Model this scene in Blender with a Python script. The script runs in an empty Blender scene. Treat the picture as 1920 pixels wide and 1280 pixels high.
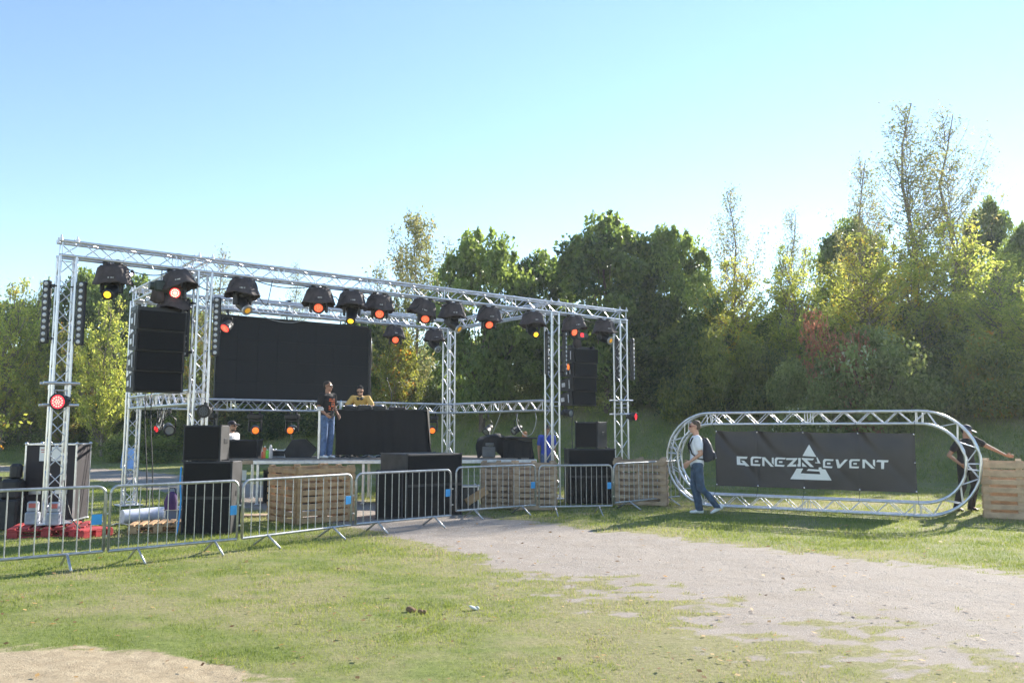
import bpy, bmesh, math, random
import numpy as np
from mathutils import Vector, Matrix
random.seed(5)
sc = bpy.context.scene
R = math.radians
# ---------------- camera ----------------
F = 1550.0; EYE = 1.65; PITCH = math.atan(164/F)
cam = bpy.data.cameras.new('camera'); co = bpy.data.objects.new('camera', cam); sc.collection.objects.link(co)
co.location = (0, 0, EYE); co.rotation_euler = (R(90)+PITCH, 0, 0)
cam.sensor_width = 36; cam.lens = F/1920*36; cam.clip_end = 2000; cam.clip_start = .05
sc.camera = co
# ---------------- world, sun ----------------
SAZ, SEL = 41.0, 27.0
w = bpy.data.worlds.new('World'); sc.world = w; w.use_nodes = True
nt = w.node_tree; sky = nt.nodes.new('ShaderNodeTexSky'); sky.sky_type = 'NISHITA'
sky.sun_disc = False; sky.sun_elevation = R(SEL); sky.sun_rotation = R(SAZ)
sky.air_density = 1.0; sky.dust_density = .0; sky.ozone_density = 2.0; sky.altitude = 50
nt.links.new(sky.outputs[0], nt.nodes['Background'].inputs[0]); nt.nodes['Background'].inputs[1].default_value = .108
sl = bpy.data.lights.new('sun', 'SUN'); so = bpy.data.objects.new('sun', sl); sc.collection.objects.link(so)
sl.energy = 5.0; sl.angle = R(.5); sl.color = (1, .93, .82)
sd = Vector((math.sin(R(SAZ))*math.cos(R(SEL)), math.cos(R(SAZ))*math.cos(R(SEL)), math.sin(R(SEL))))
so.rotation_euler = sd.to_track_quat('Z', 'Y').to_euler(); so.location = (20, 20, 30)
sc.view_settings.view_transform = 'Standard'; sc.view_settings.look = 'None'
sc.view_settings.exposure = 1.36; sc.view_settings.gamma = 1

# ---------------- helpers ----------------
def link(o): sc.collection.objects.link(o); return o
def tag(o, label=None, cat=None, group=None, kind=None):
    if label: o['label'] = label
    if cat: o['category'] = cat
    if group: o['group'] = group
    if kind: o['kind'] = kind
    return o
def empty(name, loc, rz=0, label=None, cat=None, group=None):
    o = bpy.data.objects.new(name, None); link(o); o.location = loc; o.rotation_euler = (0, 0, rz)
    o.empty_display_size = .2
    return tag(o, label, cat, group)
def copy_tree(o, parent=None):
    c = o.copy(); link(c); c.parent = parent
    for ch in list(o.children): copy_tree(ch, c)
    return c
def basis(d, up=(0, 0, 1)):
    d = Vector(d).normalized(); up = Vector(up)
    if abs(d.dot(up)) > .98: up = Vector((0, 1, 0)) if abs(d.y) < .9 else Vector((1, 0, 0))
    x = up.cross(d).normalized(); y = d.cross(x)
    return x, y, d
class MB:
    def __init__(s): s.v = []; s.f = []; s.mi = []; s.m = 0; s.sm = []
    def add(s, vs, fs, smooth=False):
        b = len(s.v); s.v += [tuple(v) for v in vs]
        for f in fs: s.f.append(tuple(i+b for i in f)); s.mi.append(s.m); s.sm.append(smooth)
    def box(s, c, d, M=None):
        c = Vector(c); vs = []
        for x in (-.5, .5):
            for y in (-.5, .5):
                for z in (-.5, .5):
                    q = Vector((x*d[0], y*d[1], z*d[2]))
                    if M is not None: q = M @ q
                    vs.append(c+q)
        s.add(vs, [(0,1,3,2),(4,6,7,5),(0,4,5,1),(2,3,7,6),(0,2,6,4),(1,5,7,3)]); return s
    def bbox(s, c, d, b=.01, M=None):   # box with chamfered edges
        c = Vector(c); hx, hy, hz = [q/2 for q in d]; pts = []
        for sx in (-1, 1):
            for sy in (-1, 1):
                for sz in (-1, 1):
                    pts += [(sx*(hx-b), sy*(hy-b), sz*hz), (sx*(hx-b), sy*hy, sz*(hz-b)), (sx*hx, sy*(hy-b), sz*(hz-b))]
        bm = bmesh.new(); vv = [bm.verts.new(p) for p in pts]
        bmesh.ops.convex_hull(bm, input=vv); bm.verts.index_update()
        bmesh.ops.dissolve_limit(bm, angle_limit=.01, verts=bm.verts, edges=bm.edges); bm.verts.index_update()
        bm.verts.ensure_lookup_table()
        s.add([c+((M @ v.co) if M is not None else v.co) for v in bm.verts], [[v.index for v in f.verts] for f in bm.faces]); bm.free(); return s
    def tube(s, p0, p1, r, n=8, r2=None, caps=True):
        p0 = Vector(p0); p1 = Vector(p1); r2 = r if r2 is None else r2
        x, y, d = basis(p1-p0); vs = []
        for p, q in ((p0, r), (p1, r2)):
            for i in range(n):
                a = 2*math.pi*i/n; vs.append(p+(x*math.cos(a)+y*math.sin(a))*q)
        s.add(vs, [(i, (i+1) % n, n+(i+1) % n, n+i) for i in range(n)], True)
        if caps: s.add(vs, [tuple(range(n))[::-1], tuple(range(n, 2*n))])
        return s
    def path(s, pts, r, n=6, closed=False):
        pts = [Vector(p) for p in pts]; N = len(pts); vs = []
        rr = r if isinstance(r, (list, tuple)) else [r]*N
        for i, p in enumerate(pts):
            if closed: d = pts[(i+1) % N]-pts[i-1]
            else: d = pts[min(i+1, N-1)]-pts[max(i-1, 0)]
            x, y, d = basis(d)
            if i and x.dot(px) < 0 and abs(x.dot(px)) > .5: x = -x; y = -y
            px = x
            for k in range(n):
                a = 2*math.pi*k/n; vs.append(p+(x*math.cos(a)+y*math.sin(a))*rr[i])
        fs = []
        for i in range(N if closed else N-1):
            j = (i+1) % N
            fs += [(i*n+k, i*n+(k+1) % n, j*n+(k+1) % n, j*n+k) for k in range(n)]
        if not closed: fs += [tuple(range(n))[::-1], tuple(range((N-1)*n, N*n))]
        s.add(vs, fs, True); return s
    def loft(s, rings, n=16, caps=True):   # rings: (centre, rx, ry, xaxis, yaxis)
        vs = []
        for c, rx, ry, ax, ay in rings:
            c = Vector(c); ax = Vector(ax); ay = Vector(ay)
            for k in range(n):
                a = 2*math.pi*k/n; vs.append(c+ax*math.cos(a)*rx+ay*math.sin(a)*ry)
        N = len(rings); fs = []
        for i in range(N-1): fs += [(i*n+k, i*n+(k+1) % n, (i+1)*n+(k+1) % n, (i+1)*n+k) for k in range(n)]
        s.add(vs, fs, True)
        if caps: s.add(vs, [tuple(range(n))[::-1], tuple(range((N-1)*n, N*n))])
        return s
    def lathe(s, c, d, prof, n=20):      # prof: (dist along d, radius)
        x, y, d = basis(d); c = Vector(c)
        return s.loft([(c+d*t, r, r, x, y) for t, r in prof], n)
    def ell(s, c, r, M=None, nu=14, nv=9):
        c = Vector(c); vs = []; fs = []
        for j in range(nv+1):
            t = math.pi*j/nv
            for i in range(nu):
                a = 2*math.pi*i/nu; q = Vector((math.sin(t)*math.cos(a)*r[0], math.sin(t)*math.sin(a)*r[1], math.cos(t)*r[2]))
                if M is not None: q = M @ q
                vs.append(c+q)
        for j in range(nv): fs += [(j*nu+i, (j+1)*nu+i, (j+1)*nu+(i+1) % nu, j*nu+(i+1) % nu) for i in range(nu)]
        s.add(vs, fs, True); return s
    def cap(s, p0, p1, r0, r1, n=12):    # tapered capsule
        p0 = Vector(p0); p1 = Vector(p1); x, y, d = basis(p1-p0); L = (p1-p0).length; rg = []
        for k in range(1, 5): a = k*math.pi/8; rg.append((p0-d*r0*math.cos(a), r0*math.sin(a), r0*math.sin(a), x, y))
        rg.append((p1, r1, r1, x, y))
        for k in range(3, 0, -1): a = k*math.pi/8; rg.append((p1+d*r1*math.cos(a), r1*math.sin(a), r1*math.sin(a), x, y))
        return s.loft(rg, n)
    def build(s, name, mats, parent=None, remesh=None, smooth=None, loc=None):
        me = bpy.data.meshes.new(name); me.from_pydata(s.v, [], s.f); me.validate(); me.update()
        for m in (mats if isinstance(mats, (list, tuple)) else [mats]): me.materials.append(m)
        if len(me.polygons) == len(s.mi):
            me.polygons.foreach_set('material_index', s.mi)
            me.polygons.foreach_set('use_smooth', s.sm if smooth is None else [smooth]*len(s.sm))
        o = bpy.data.objects.new(name, me); link(o)
        if parent: o.parent = parent
        if loc: o.location = loc
        if remesh:
            m = o.modifiers.new('r', 'REMESH'); m.mode = 'VOXEL'; m.voxel_size = remesh; m.use_smooth_shade = True
            q = o.modifiers.new('s', 'SMOOTH'); q.factor = .5; q.iterations = 3
        return o
# ---- materials ----
def mat(name, col, rough=.6, metal=0, var=.15, scale=8, bump=.0, bscale=60, emit=None, es=1, spec=.5, col2=None, trans=0):
    m = bpy.data.materials.new(name); m.use_nodes = True; N = m.node_tree.nodes; L = m.node_tree.links
    p = N['Principled BSDF']; p.inputs['Roughness'].default_value = rough; p.inputs['Metallic'].default_value = metal
    p.inputs['Specular IOR Level'].default_value = spec
    tc = N.new('ShaderNodeTexCoord')
    nz = N.new('ShaderNodeTexNoise'); nz.inputs['Scale'].default_value = scale; nz.inputs['Detail'].default_value = 6
    L.new(tc.outputs['Object'], nz.inputs['Vector'])
    rp = N.new('ShaderNodeValToRGB'); c2 = col2 or tuple(c*(1-var) for c in col); c1 = col if col2 else tuple(min(1, c*(1+var)) for c in col)
    rp.color_ramp.elements[0].color = (*c2, 1); rp.color_ramp.elements[1].color = (*c1, 1)
    rp.color_ramp.elements[0].position = .35; rp.color_ramp.elements[1].position = .65
    L.new(nz.outputs['Fac'], rp.inputs['Fac']); L.new(rp.outputs['Color'], p.inputs['Base Color'])
    rm = N.new('ShaderNodeMapRange'); rm.inputs['To Min'].default_value = max(0, rough-.08); rm.inputs['To Max'].default_value = min(1, rough+.08)
    L.new(nz.outputs['Fac'], rm.inputs['Value']); L.new(rm.outputs[0], p.inputs['Roughness'])
    if bump:
        n2 = N.new('ShaderNodeTexNoise'); n2.inputs['Scale'].default_value = bscale; n2.inputs['Detail'].default_value = 4
        L.new(tc.outputs['Object'], n2.inputs['Vector'])
        b = N.new('ShaderNodeBump'); b.inputs['Strength'].default_value = bump; b.inputs['Distance'].default_value = .02
        L.new(n2.outputs['Fac'], b.inputs['Height']); L.new(b.outputs[0], p.inputs['Normal'])
    if emit: p.inputs['Emission Color'].default_value = (*emit, 1); p.inputs['Emission Strength'].default_value = es
    if trans:
        t = N.new('ShaderNodeBsdfTranslucent'); mx = N.new('ShaderNodeMixShader'); mx.inputs[0].default_value = trans
        L.new(rp.outputs['Color'], t.inputs['Color']); L.new(p.outputs[0], mx.inputs[1]); L.new(t.outputs[0], mx.inputs[2])
        L.new(mx.outputs[0], N['Material Output'].inputs[0])
    return m
def leafmat(name, dark, light, tr=.45, rough=.5, third=None, tv=2.1):
    m = bpy.data.materials.new(name); m.use_nodes = True; N = m.node_tree.nodes; L = m.node_tree.links
    p = N['Principled BSDF']; p.inputs['Roughness'].default_value = rough; p.inputs['Specular IOR Level'].default_value = .35
    at_ = N.new('ShaderNodeAttribute'); at_.attribute_name = 'rnd'
    oi = N.new('ShaderNodeObjectInfo'); ad = N.new('ShaderNodeMath'); ad.operation = 'MULTIPLY_ADD'; ad.inputs[1].default_value = .25; ad.inputs[2].default_value = -.12
    L.new(oi.outputs['Random'], ad.inputs[0]); s2 = N.new('ShaderNodeMath'); L.new(at_.outputs['Fac'], s2.inputs[0]); L.new(ad.outputs[0], s2.inputs[1])
    rp = N.new('ShaderNodeValToRGB'); rp.color_ramp.elements[0].color = (*dark, 1); rp.color_ramp.elements[1].color = (*light, 1)
    rp.color_ramp.elements[0].position = .1; rp.color_ramp.elements[1].position = .85
    if third: e = rp.color_ramp.elements.new(.97); e.color = (*third, 1)
    L.new(s2.outputs[0], rp.inputs['Fac']); L.new(rp.outputs[0], p.inputs['Base Color'])
    t = N.new('ShaderNodeBsdfTranslucent'); hs = N.new('ShaderNodeHueSaturation'); hs.inputs['Hue'].default_value = .485; hs.inputs['Saturation'].default_value = 1.1; hs.inputs['Value'].default_value = tv
    L.new(rp.outputs[0], hs.inputs['Color']); L.new(hs.outputs[0], t.inputs['Color'])
    mx = N.new('ShaderNodeMixShader'); mx.inputs[0].default_value = tr
    L.new(p.outputs[0], mx.inputs[1]); L.new(t.outputs[0], mx.inputs[2]); L.new(mx.outputs[0], N['Material Output'].inputs[0])
    return m
def emat(name, col, s, base=(.02, .02, .02)): return mat(name, base, .3, emit=col, es=s)
ALU = mat('aluminium', (.62, .63, .67), .32, .85, .1, 14, .05, 90)
ALU2 = mat('worn_aluminium', (.55, .56, .6), .42, .75, .15, 10)
STEEL = mat('galvanised_steel', (.42, .43, .44), .42, .7, .18, 20, .05)
HOODM = mat('rain_hood_fabric', (.06, .048, .05), .8, 0, .3, 9, .9, 14)
BLK = mat('black_plastic', (.018, .019, .022), .45, 0, .45, 7)
BLKR = mat('black_textured_paint', (.02, .02, .022), .6, 0, .5, 5, .2, 160)
GRILL = mat('speaker_grille', (.007, .007, .008), .75, .2, .3, 40, .4, 300, spec=.3)
CLOTH = mat('black_drape', (.006, .006, .007), .85, 0, .3, 5, .3, 12)
WOOD = mat('pale_pallet_wood', (.5, .32, .17), .8, 0, .2, 7, .25, 50, col2=(.34, .21, .11))
WOODG = mat('grey_pallet_wood', (.46, .34, .23), .85, 0, .2, 7, .25, 50, col2=(.3, .21, .14))
PAPER = mat('white_paper', (.78, .78, .76), .7, 0, .04)
BLUET = mat('blue_tag_plastic', (.03, .3, .68), .45, 0, .1)
REDW = mat('red_pallet_paint', (.42, .03, .035), .6, 0, .3, 10, .2, 60)
CABLE = mat('black_cable', (.02, .02, .02), .5)
CABLEG = mat('grey_cable', (.35, .36, .36), .5)
SKIN = mat('skin', (.52, .29, .2), .55, 0, .06, 10); SKIN2 = mat('tanned_skin', (.38, .2, .13), .55, 0, .06, 10)
HAIRD = mat('dark_hair', (.02, .014, .01), .7, 0, .3, 60, .4, 150); HAIRB = mat('brown_hair', (.09, .06, .04), .7, 0, .3, 60, .4, 150)
GINGER = mat('ginger_hair', (.5, .2, .07), .6, 0, .3, 60, .4, 150)
JEANS = mat('blue_denim', (.09, .15, .28), .85, 0, .3, 12, .9, 11); DENIM = mat('dark_denim', (.04, .075, .13), .85, 0, .3, 12, .9, 11)
WHITET = mat('white_cotton', (.78, .78, .82), .8, 0, .04, 8, 1.0, 9); BLACKT = mat('black_cotton', (.012, .012, .014), .85, 0, .2, 8, 1.0, 9)
MUST = mat('mustard_cotton', (.66, .42, .12), .8, 0, .08, 8, 1.0, 9); BLUES = mat('royal_blue_cotton', (.03, .07, .42), .8, 0, .1, 8, 1.0, 9)
SHOEW = mat('white_shoe', (.75, .75, .75), .5, 0, .05); SHOEB = mat('black_shoe', (.015, .015, .015), .5)
GLASS = mat('dark_lens', (.008, .008, .01), .12); 
OR = emat('orange_led', (1, .1, .035), .42, (.3, .05, .02)); OR2 = emat('orange_led_dot', (1, .22, .1), .75)
RD = emat('red_led', (1, .02, .03), .9, (.3, .01, .01)); RD2 = emat('red_led_dot', (1, .3, .22), 3)
YE = emat('yellow_lamp', (1, .55, .02), 1.2); YD = emat('dim_yellow_lamp', (1, .5, .03), .25); AM = emat('amber_lamp', (1, .2, .02), .6)
WH = emat('white_lamp', (.9, .75, 1), 9); LG = mat('lens_glass', (.25, .27, .3), .15, .3); CHROME = mat('chrome', (.7, .7, .75), .15, 1)
BLU = emat('blue_lamp', (.1, .25, 1), 2.2)
# ---- numpy noise ----
def hsh(i, j, s): 
    n = (i*374761393+j*668265263+s*1274126177) & 0xffffffff
    n = ((n ^ (n >> 13))*1274126177) & 0xffffffff
    return ((n ^ (n >> 16)) & 0xffff)/65535.0
def vn(x, y, s=0):
    x = np.asarray(x, float); y = np.asarray(y, float)
    i = np.floor(x).astype(np.int64); j = np.floor(y).astype(np.int64); u = x-i; v = y-j
    u = u*u*(3-2*u); v = v*v*(3-2*v)
    return (hsh(i, j, s)*(1-u)+hsh(i+1, j, s)*u)*(1-v)+(hsh(i, j+1, s)*(1-u)+hsh(i+1, j+1, s)*u)*v
def fbm(x, y, s=0, o=4):
    r = 0; a = .5; t = 0
    for k in range(o): r = r+a*vn(x*2**k, y*2**k, s+k); t += a; a *= .55
    return r/t
def sstep(a, b, x): t = np.clip((x-a)/(b-a), 0, 1); return t*t*(3-2*t)
TX = [-70, -25, -15, -5, 0, 5, 10, 15, 30, 60]; TY = [45, 42, 40, 35, 31, 28, 25.5, 24, 19, 12]
def toed(X, Y): return (np.asarray(Y)-np.interp(X, TX, TY))*.9
def ht(X, Y):
    X = np.asarray(X, float); Y = np.asarray(Y, float)
    d = np.maximum(toed(X, Y)+.4*(fbm(X*.3, Y*.3, 3)-.5), 0); capz = np.interp(X, [-30, -12, 0, 12], [3.2, 4.0, 6.0, 6.6])
    d2 = d*d/(d+1.2)
    z = capz*(1-np.exp(-.52*d2/capz))
    return z+(fbm(X*.5, Y*.5, 9)-.5)*.25*sstep(1, 5, d)
def H0(x, y): return float(ht(x, y))
PX = [30, 14, 8, 4.9, 3.54, 1.6, -1.55, -6, -11.2, -18, -26, -45]; PY = [-12, -1, 4.2, 7.1, 8.73, 11.1, 14.95, 20.5, 27.3, 33.5, 37.3, 40.5]
PW = [3, 2.7, 2.5, 2.26, 2.1, 1.77, 1.35, 1.35, 1.7, 1.6, 1.5, 1.4]
def pathmask(X, Y):
    """0 lawn .. 1 gravel"""
    best = np.full(X.shape, 99.); side = np.zeros(X.shape)
    for k in range(len(PX)-1):
        ax, ay, bx, by = PX[k], PY[k], PX[k+1], PY[k+1]; dx, dy = bx-ax, by-ay; L = dx*dx+dy*dy
        t = np.clip(((X-ax)*dx+(Y-ay)*dy)/L, 0, 1); qx = X-ax-t*dx; qy = Y-ay-t*dy
        d = np.hypot(qx, qy)-(PW[k]+(PW[k+1]-PW[k])*t); s = qx+qy
        m = d < best; best = np.where(m, d, best); side = np.where(m, s, side)
    near = sstep(13, 8, Y-0*X)*sstep(-2, 1, X)
    soft = np.where(side < 0, .25+1.5*near, .4+.2*near)
    m = .5-best/(2*soft)
    n = .35*fbm(X*1.5, Y*2.2, 11, 4)+.65*fbm(X*5, Y*8, 17, 5)
    return np.clip(m+(n-.5)*(2.0+.8*near), -1, 2)
def dirtmask(X, Y):
    d = 1-np.hypot((X+3.2)/1.95, (Y-4.85)/1.6)
    return np.clip(.5+d*3.2+(fbm(X*2.2, Y*2.2, 31, 3)-.5)*.9+(fbm(X*7, Y*10, 35, 4)-.5)*1.1, -1, 2)
def drymask(X, Y):
    n = .5*fbm(X*.8, Y*.9, 51, 4)+.5*fbm(X*3.5, Y*5, 57, 4); m = np.clip(.5+(n-.5)*3.2, 0, 1)
    return np.clip(m+.5*sstep(-.6, .3, pathmask(X, Y))+.35*sstep(15.5, 17, Y)*sstep(22, 18, Y)*sstep(0, 4, X)+.25*sstep(1.5, 4, X)*sstep(9, 7, Y), 0, 1)
# ---------------- ground ----------------
ys = np.concatenate([np.linspace(-8, 2.95, 12), np.arange(3, 19, .06), 19*np.exp(np.linspace(.004, 2.55, 120))])
ts = np.linspace(-1.35, 1.35, 400); Yg = np.repeat(ys, 400).reshape(-1, 400); Xg = ts[None, :]*(np.maximum(Yg, 3)+4)
Zg = ht(Xg, Yg)+(fbm(Xg*1.5, Yg*1.5, 77)-.5)*.03
nr, nc = Xg.shape
me = bpy.data.meshes.new('ground'); me.vertices.add(nr*nc); me.vertices.foreach_set('co', np.stack([Xg, Yg, Zg], -1).astype(np.float32).ravel())
ii = (np.arange(nr-1)[:, None]*nc+np.arange(nc-1)[None, :]).ravel(); fc = np.stack([ii, ii+1, ii+nc+1, ii+nc], -1)
me.loops.add(fc.size); me.loops.foreach_set('vertex_index', fc.ravel().astype(np.int32)); me.polygons.add(len(fc))
me.polygons.foreach_set('loop_start', (np.arange(len(fc))*4).astype(np.int32)); me.polygons.foreach_set('use_smooth', np.ones(len(fc), bool)); me.update(calc_edges=True)
for nm, fn in (('path', pathmask), ('dirt', dirtmask), ('dry', drymask)):
    a = me.attributes.new(nm, 'FLOAT', 'POINT'); a.data.foreach_set('value', fn(Xg, Yg).astype(np.float32).ravel())
gm = bpy.data.materials.new('lawn_gravel_and_bare_soil'); gm.use_nodes = True; N = gm.node_tree.nodes; L = gm.node_tree.links; P = N['Principled BSDF']
P.inputs['Roughness'].default_value = .9; P.inputs['Specular IOR Level'].default_value = .2
tc = N.new('ShaderNodeTexCoord')
def nz(scale, det=5, rough=.6):
    n = N.new('ShaderNodeTexNoise'); n.inputs['Scale'].default_value = scale; n.inputs['Detail'].default_value = det; n.inputs['Roughness'].default_value = rough; L.new(tc.outputs['Object'], n.inputs['Vector']); return n.outputs['Fac']
def ramp(fac, *els):
    r = N.new('ShaderNodeValToRGB'); e = r.color_ramp.elements
    while len(e) < len(els): e.new(.5)
    for k, (p, c) in enumerate(els): e[k].position = p; e[k].color = (*c, 1)
    L.new(fac, r.inputs[0]); return r.outputs[0]
def mixc(f, a, b):
    m = N.new('ShaderNodeMix'); m.data_type = 'RGBA'; L.new(f, m.inputs[0]); L.new(a, m.inputs[6]); L.new(b, m.inputs[7]); return m.outputs[2]
def math_(op, a, b, c=None):
    m = N.new('ShaderNodeMath'); m.operation = op
    for k, q in enumerate((a, b, c)):
        if q is None: continue
        if isinstance(q, (int, float)): m.inputs[k].default_value = q
        else: L.new(q, m.inputs[k])
    return m.outputs[0]
def attr(n): a = N.new('ShaderNodeAttribute'); a.attribute_name = n; return a.outputs['Fac']
fine = nz(38, 6, .7)
grass = ramp(nz(14, 6, .7), (.3, (.1, .135, .032)), (.7, (.225, .26, .072)))
straw = ramp(nz(25, 6), (.3, (.2, .16, .09)), (.7, (.38, .32, .19)))
lawn = mixc(math_('MULTIPLY', attr('dry'), .6), grass, straw)
gravel = mixc(ramp(nz(2.2, 5), (.4, (0, 0, 0)), (.65, (1, 1, 1))), ramp(nz(120, 5, .8), (.25, (.13, .115, .1)), (.5, (.31, .27, .235)), (.75, (.52, .46, .4))), ramp(nz(90, 5, .8), (.25, (.18, .15, .125)), (.75, (.4, .345, .29))))
soil = ramp(nz(7, 7, .65), (.3, (.3, .235, .15)), (.7, (.47, .38, .255)))
pf = math_('SMOOTH_MIN', math_('MAXIMUM', math_('MULTIPLY_ADD', math_('ADD', attr('path'), math_('MULTIPLY_ADD', fine, .5, -.25)), 5, -2.0), 0), 1, .1)
df = math_('SMOOTH_MIN', math_('MAXIMUM', math_('MULTIPLY_ADD', math_('ADD', attr('dirt'), math_('MULTIPLY_ADD', fine, .5, -.25)), 4, -1.5), 0), 1, .1)
L.new(mixc(df, mixc(pf, lawn, gravel), soil), P.inputs['Base Color'])
b = N.new('ShaderNodeBump'); b.inputs['Strength'].default_value = .55; b.inputs['Distance'].default_value = .03; L.new(math_('ADD', nz(60, 6, .75), nz(9, 3)), b.inputs['Height']); L.new(b.outputs[0], P.inputs['Normal'])
me.materials.append(gm); tag(link(bpy.data.objects.new('ground', me)), kind='structure')
# ---- generic many-face mesh from numpy ----
def tris(name, V, nvf, m, rnd=None, parent=None):
    nf = V.shape[0]; me = bpy.data.meshes.new(name); me.vertices.add(nf*nvf); me.vertices.foreach_set('co', V.astype(np.float32).ravel())
    me.loops.add(nf*nvf); me.loops.foreach_set('vertex_index', np.arange(nf*nvf, dtype=np.int32)); me.polygons.add(nf)
    me.polygons.foreach_set('loop_start', (np.arange(nf)*nvf).astype(np.int32)); me.update(calc_edges=True)
    if rnd is not None: a = me.attributes.new('rnd', 'FLOAT', 'FACE'); a.data.foreach_set('value', rnd.astype(np.float32))
    me.materials.append(m); o = bpy.data.objects.new(name, me); link(o); o.parent = parent; return o
rng = np.random.default_rng(3)
# grass blades
def blades(n, y0, y1, slope=False):
    Y = y0*np.exp(rng.random(n)*math.log(y1/y0)); X = (rng.random(n)*1.5-.75)*(Y+.6)
    pm = pathmask(X, Y); dm = dirtmask(X, Y); dr = drymask(X, Y)
    keep = (pm < .36+rng.random(n)*.16) & (dm < .38+rng.random(n)*.16) & (rng.random(n) > dr*.55)
    keep &= toed(X, Y) < np.interp(X, [-30, -14, -6, 20], [1.5, 2, 6, 6.5])+1
    if slope: keep &= toed(X, Y) > .2
    X, Y, dr = X[keep], Y[keep], dr[keep]; n = len(X); Z = ht(X, Y)-.012
    k = (Y/6)**.75; h = (.014+.022*rng.random(n))*(.75+.5*fbm(X*1.2, Y*1.2, 91))*np.minimum(k, 1.9)*(2.6 if slope else 1); wd = .0032*k*(.7+.6*rng.random(n))
    a = rng.random(n)*2*math.pi; le = rng.random(n)*.9*h; la = rng.random(n)*2*math.pi
    p0 = np.stack([X-np.cos(a)*wd, Y-np.sin(a)*wd, Z], -1); p1 = np.stack([X+np.cos(a)*wd, Y+np.sin(a)*wd, Z], -1)
    p2 = np.stack([X+np.cos(la)*le, Y+np.sin(la)*le, Z+h], -1)
    r = np.clip(.25+.5*rng.random(n)+(dr-.4)*.55, 0, 1)
    return np.stack([p0, p1, p2], 1), r
V1, r1 = blades(600000, 4.4, 24); V2, r2 = blades(90000, 18, 46); V3, r3 = blades(260000, 22, 46, True)
GR = leafmat('grass_blades', (.1, .155, .028), (.27, .31, .085), .4, .65, (.36, .32, .2), 1.5)
tag(tris('grass', np.concatenate([V1, V2, V3]), 3, GR, np.concatenate([r1, r2, r3])), 'short sunlit lawn grass with dry patches around the path', 'grass', kind='stuff')

# ---------------- foliage ----------------
def rdir(n): v = rng.normal(size=(n, 3)); return v/np.linalg.norm(v, axis=1)[:, None]
def leafquads(C, size, droop=.2, aspect=.5, upbias=.3):
    n = len(C); d = rdir(n); d[:, 2] -= droop; d /= np.linalg.norm(d, axis=1)[:, None]
    nrm = rdir(n); nrm[:, 2] += upbias; s = np.cross(d, nrm); s /= np.linalg.norm(s, axis=1)[:, None]+1e-6
    sz = (size*(.6+.8*rng.random(n)))[:, None]
    return np.stack([C, C+d*sz*.45+s*sz*aspect*.5, C+d*sz, C+d*sz*.45-s*sz*aspect*.5], 1)
BARK = mat('tree_bark', (.13, .1, .075), .9, 0, .3, 12, .5, 30); BARKP = mat('pale_bark', (.24, .2, .16), .9, 0, .3, 12, .5, 30)
MLEAF = leafmat('dark_green_leaves', (.035, .07, .024), (.2, .27, .07), .48, .42)
YLEAF = leafmat('yellow_green_leaves', (.13, .19, .045), (.44, .46, .12), .6, .5, (.5, .4, .08))
SLEAF = leafmat('pale_sparse_leaves', (.12, .15, .06), (.3, .3, .12), .5, .5, (.45, .32, .12), 1.5)
RLEAF = leafmat('red_leaves', (.17, .09, .045), (.4, .2, .11), .5, .5, (.12, .12, .03))
ULEAF = leafmat('hedge_leaves', (.03, .058, .02), (.23, .28, .075), .45, .5)
PLEAF = leafmat('pale_flowering_leaves', (.07, .1, .028), (.25, .29, .1), .5, .55, (.7, .7, .6))
OLEAF = leafmat('olive_leaves', (.05, .08, .025), (.27, .29, .07), .5, .5, (.35, .2, .04))
def limb_mesh(root, m, H, r0, branches, bf=1):
    mb = MB(); n = 7
    pts = [(math.sin(k*1.3+H)*.03*k*H/8, math.cos(k*1.7+H)*.03*k*H/8, H*k/n) for k in range(n+1)]
    mb.path([(0, 0, -.5)]+pts, [r0*1.15]+[r0*(1-.9*k/n)+.008 for k in range(n+1)], 7)
    for b in branches: mb.path(b, [r0*.32*bf, r0*.22*bf, r0*.12*bf, .006], 5)
    mb.build('trunk', m, root)
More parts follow.
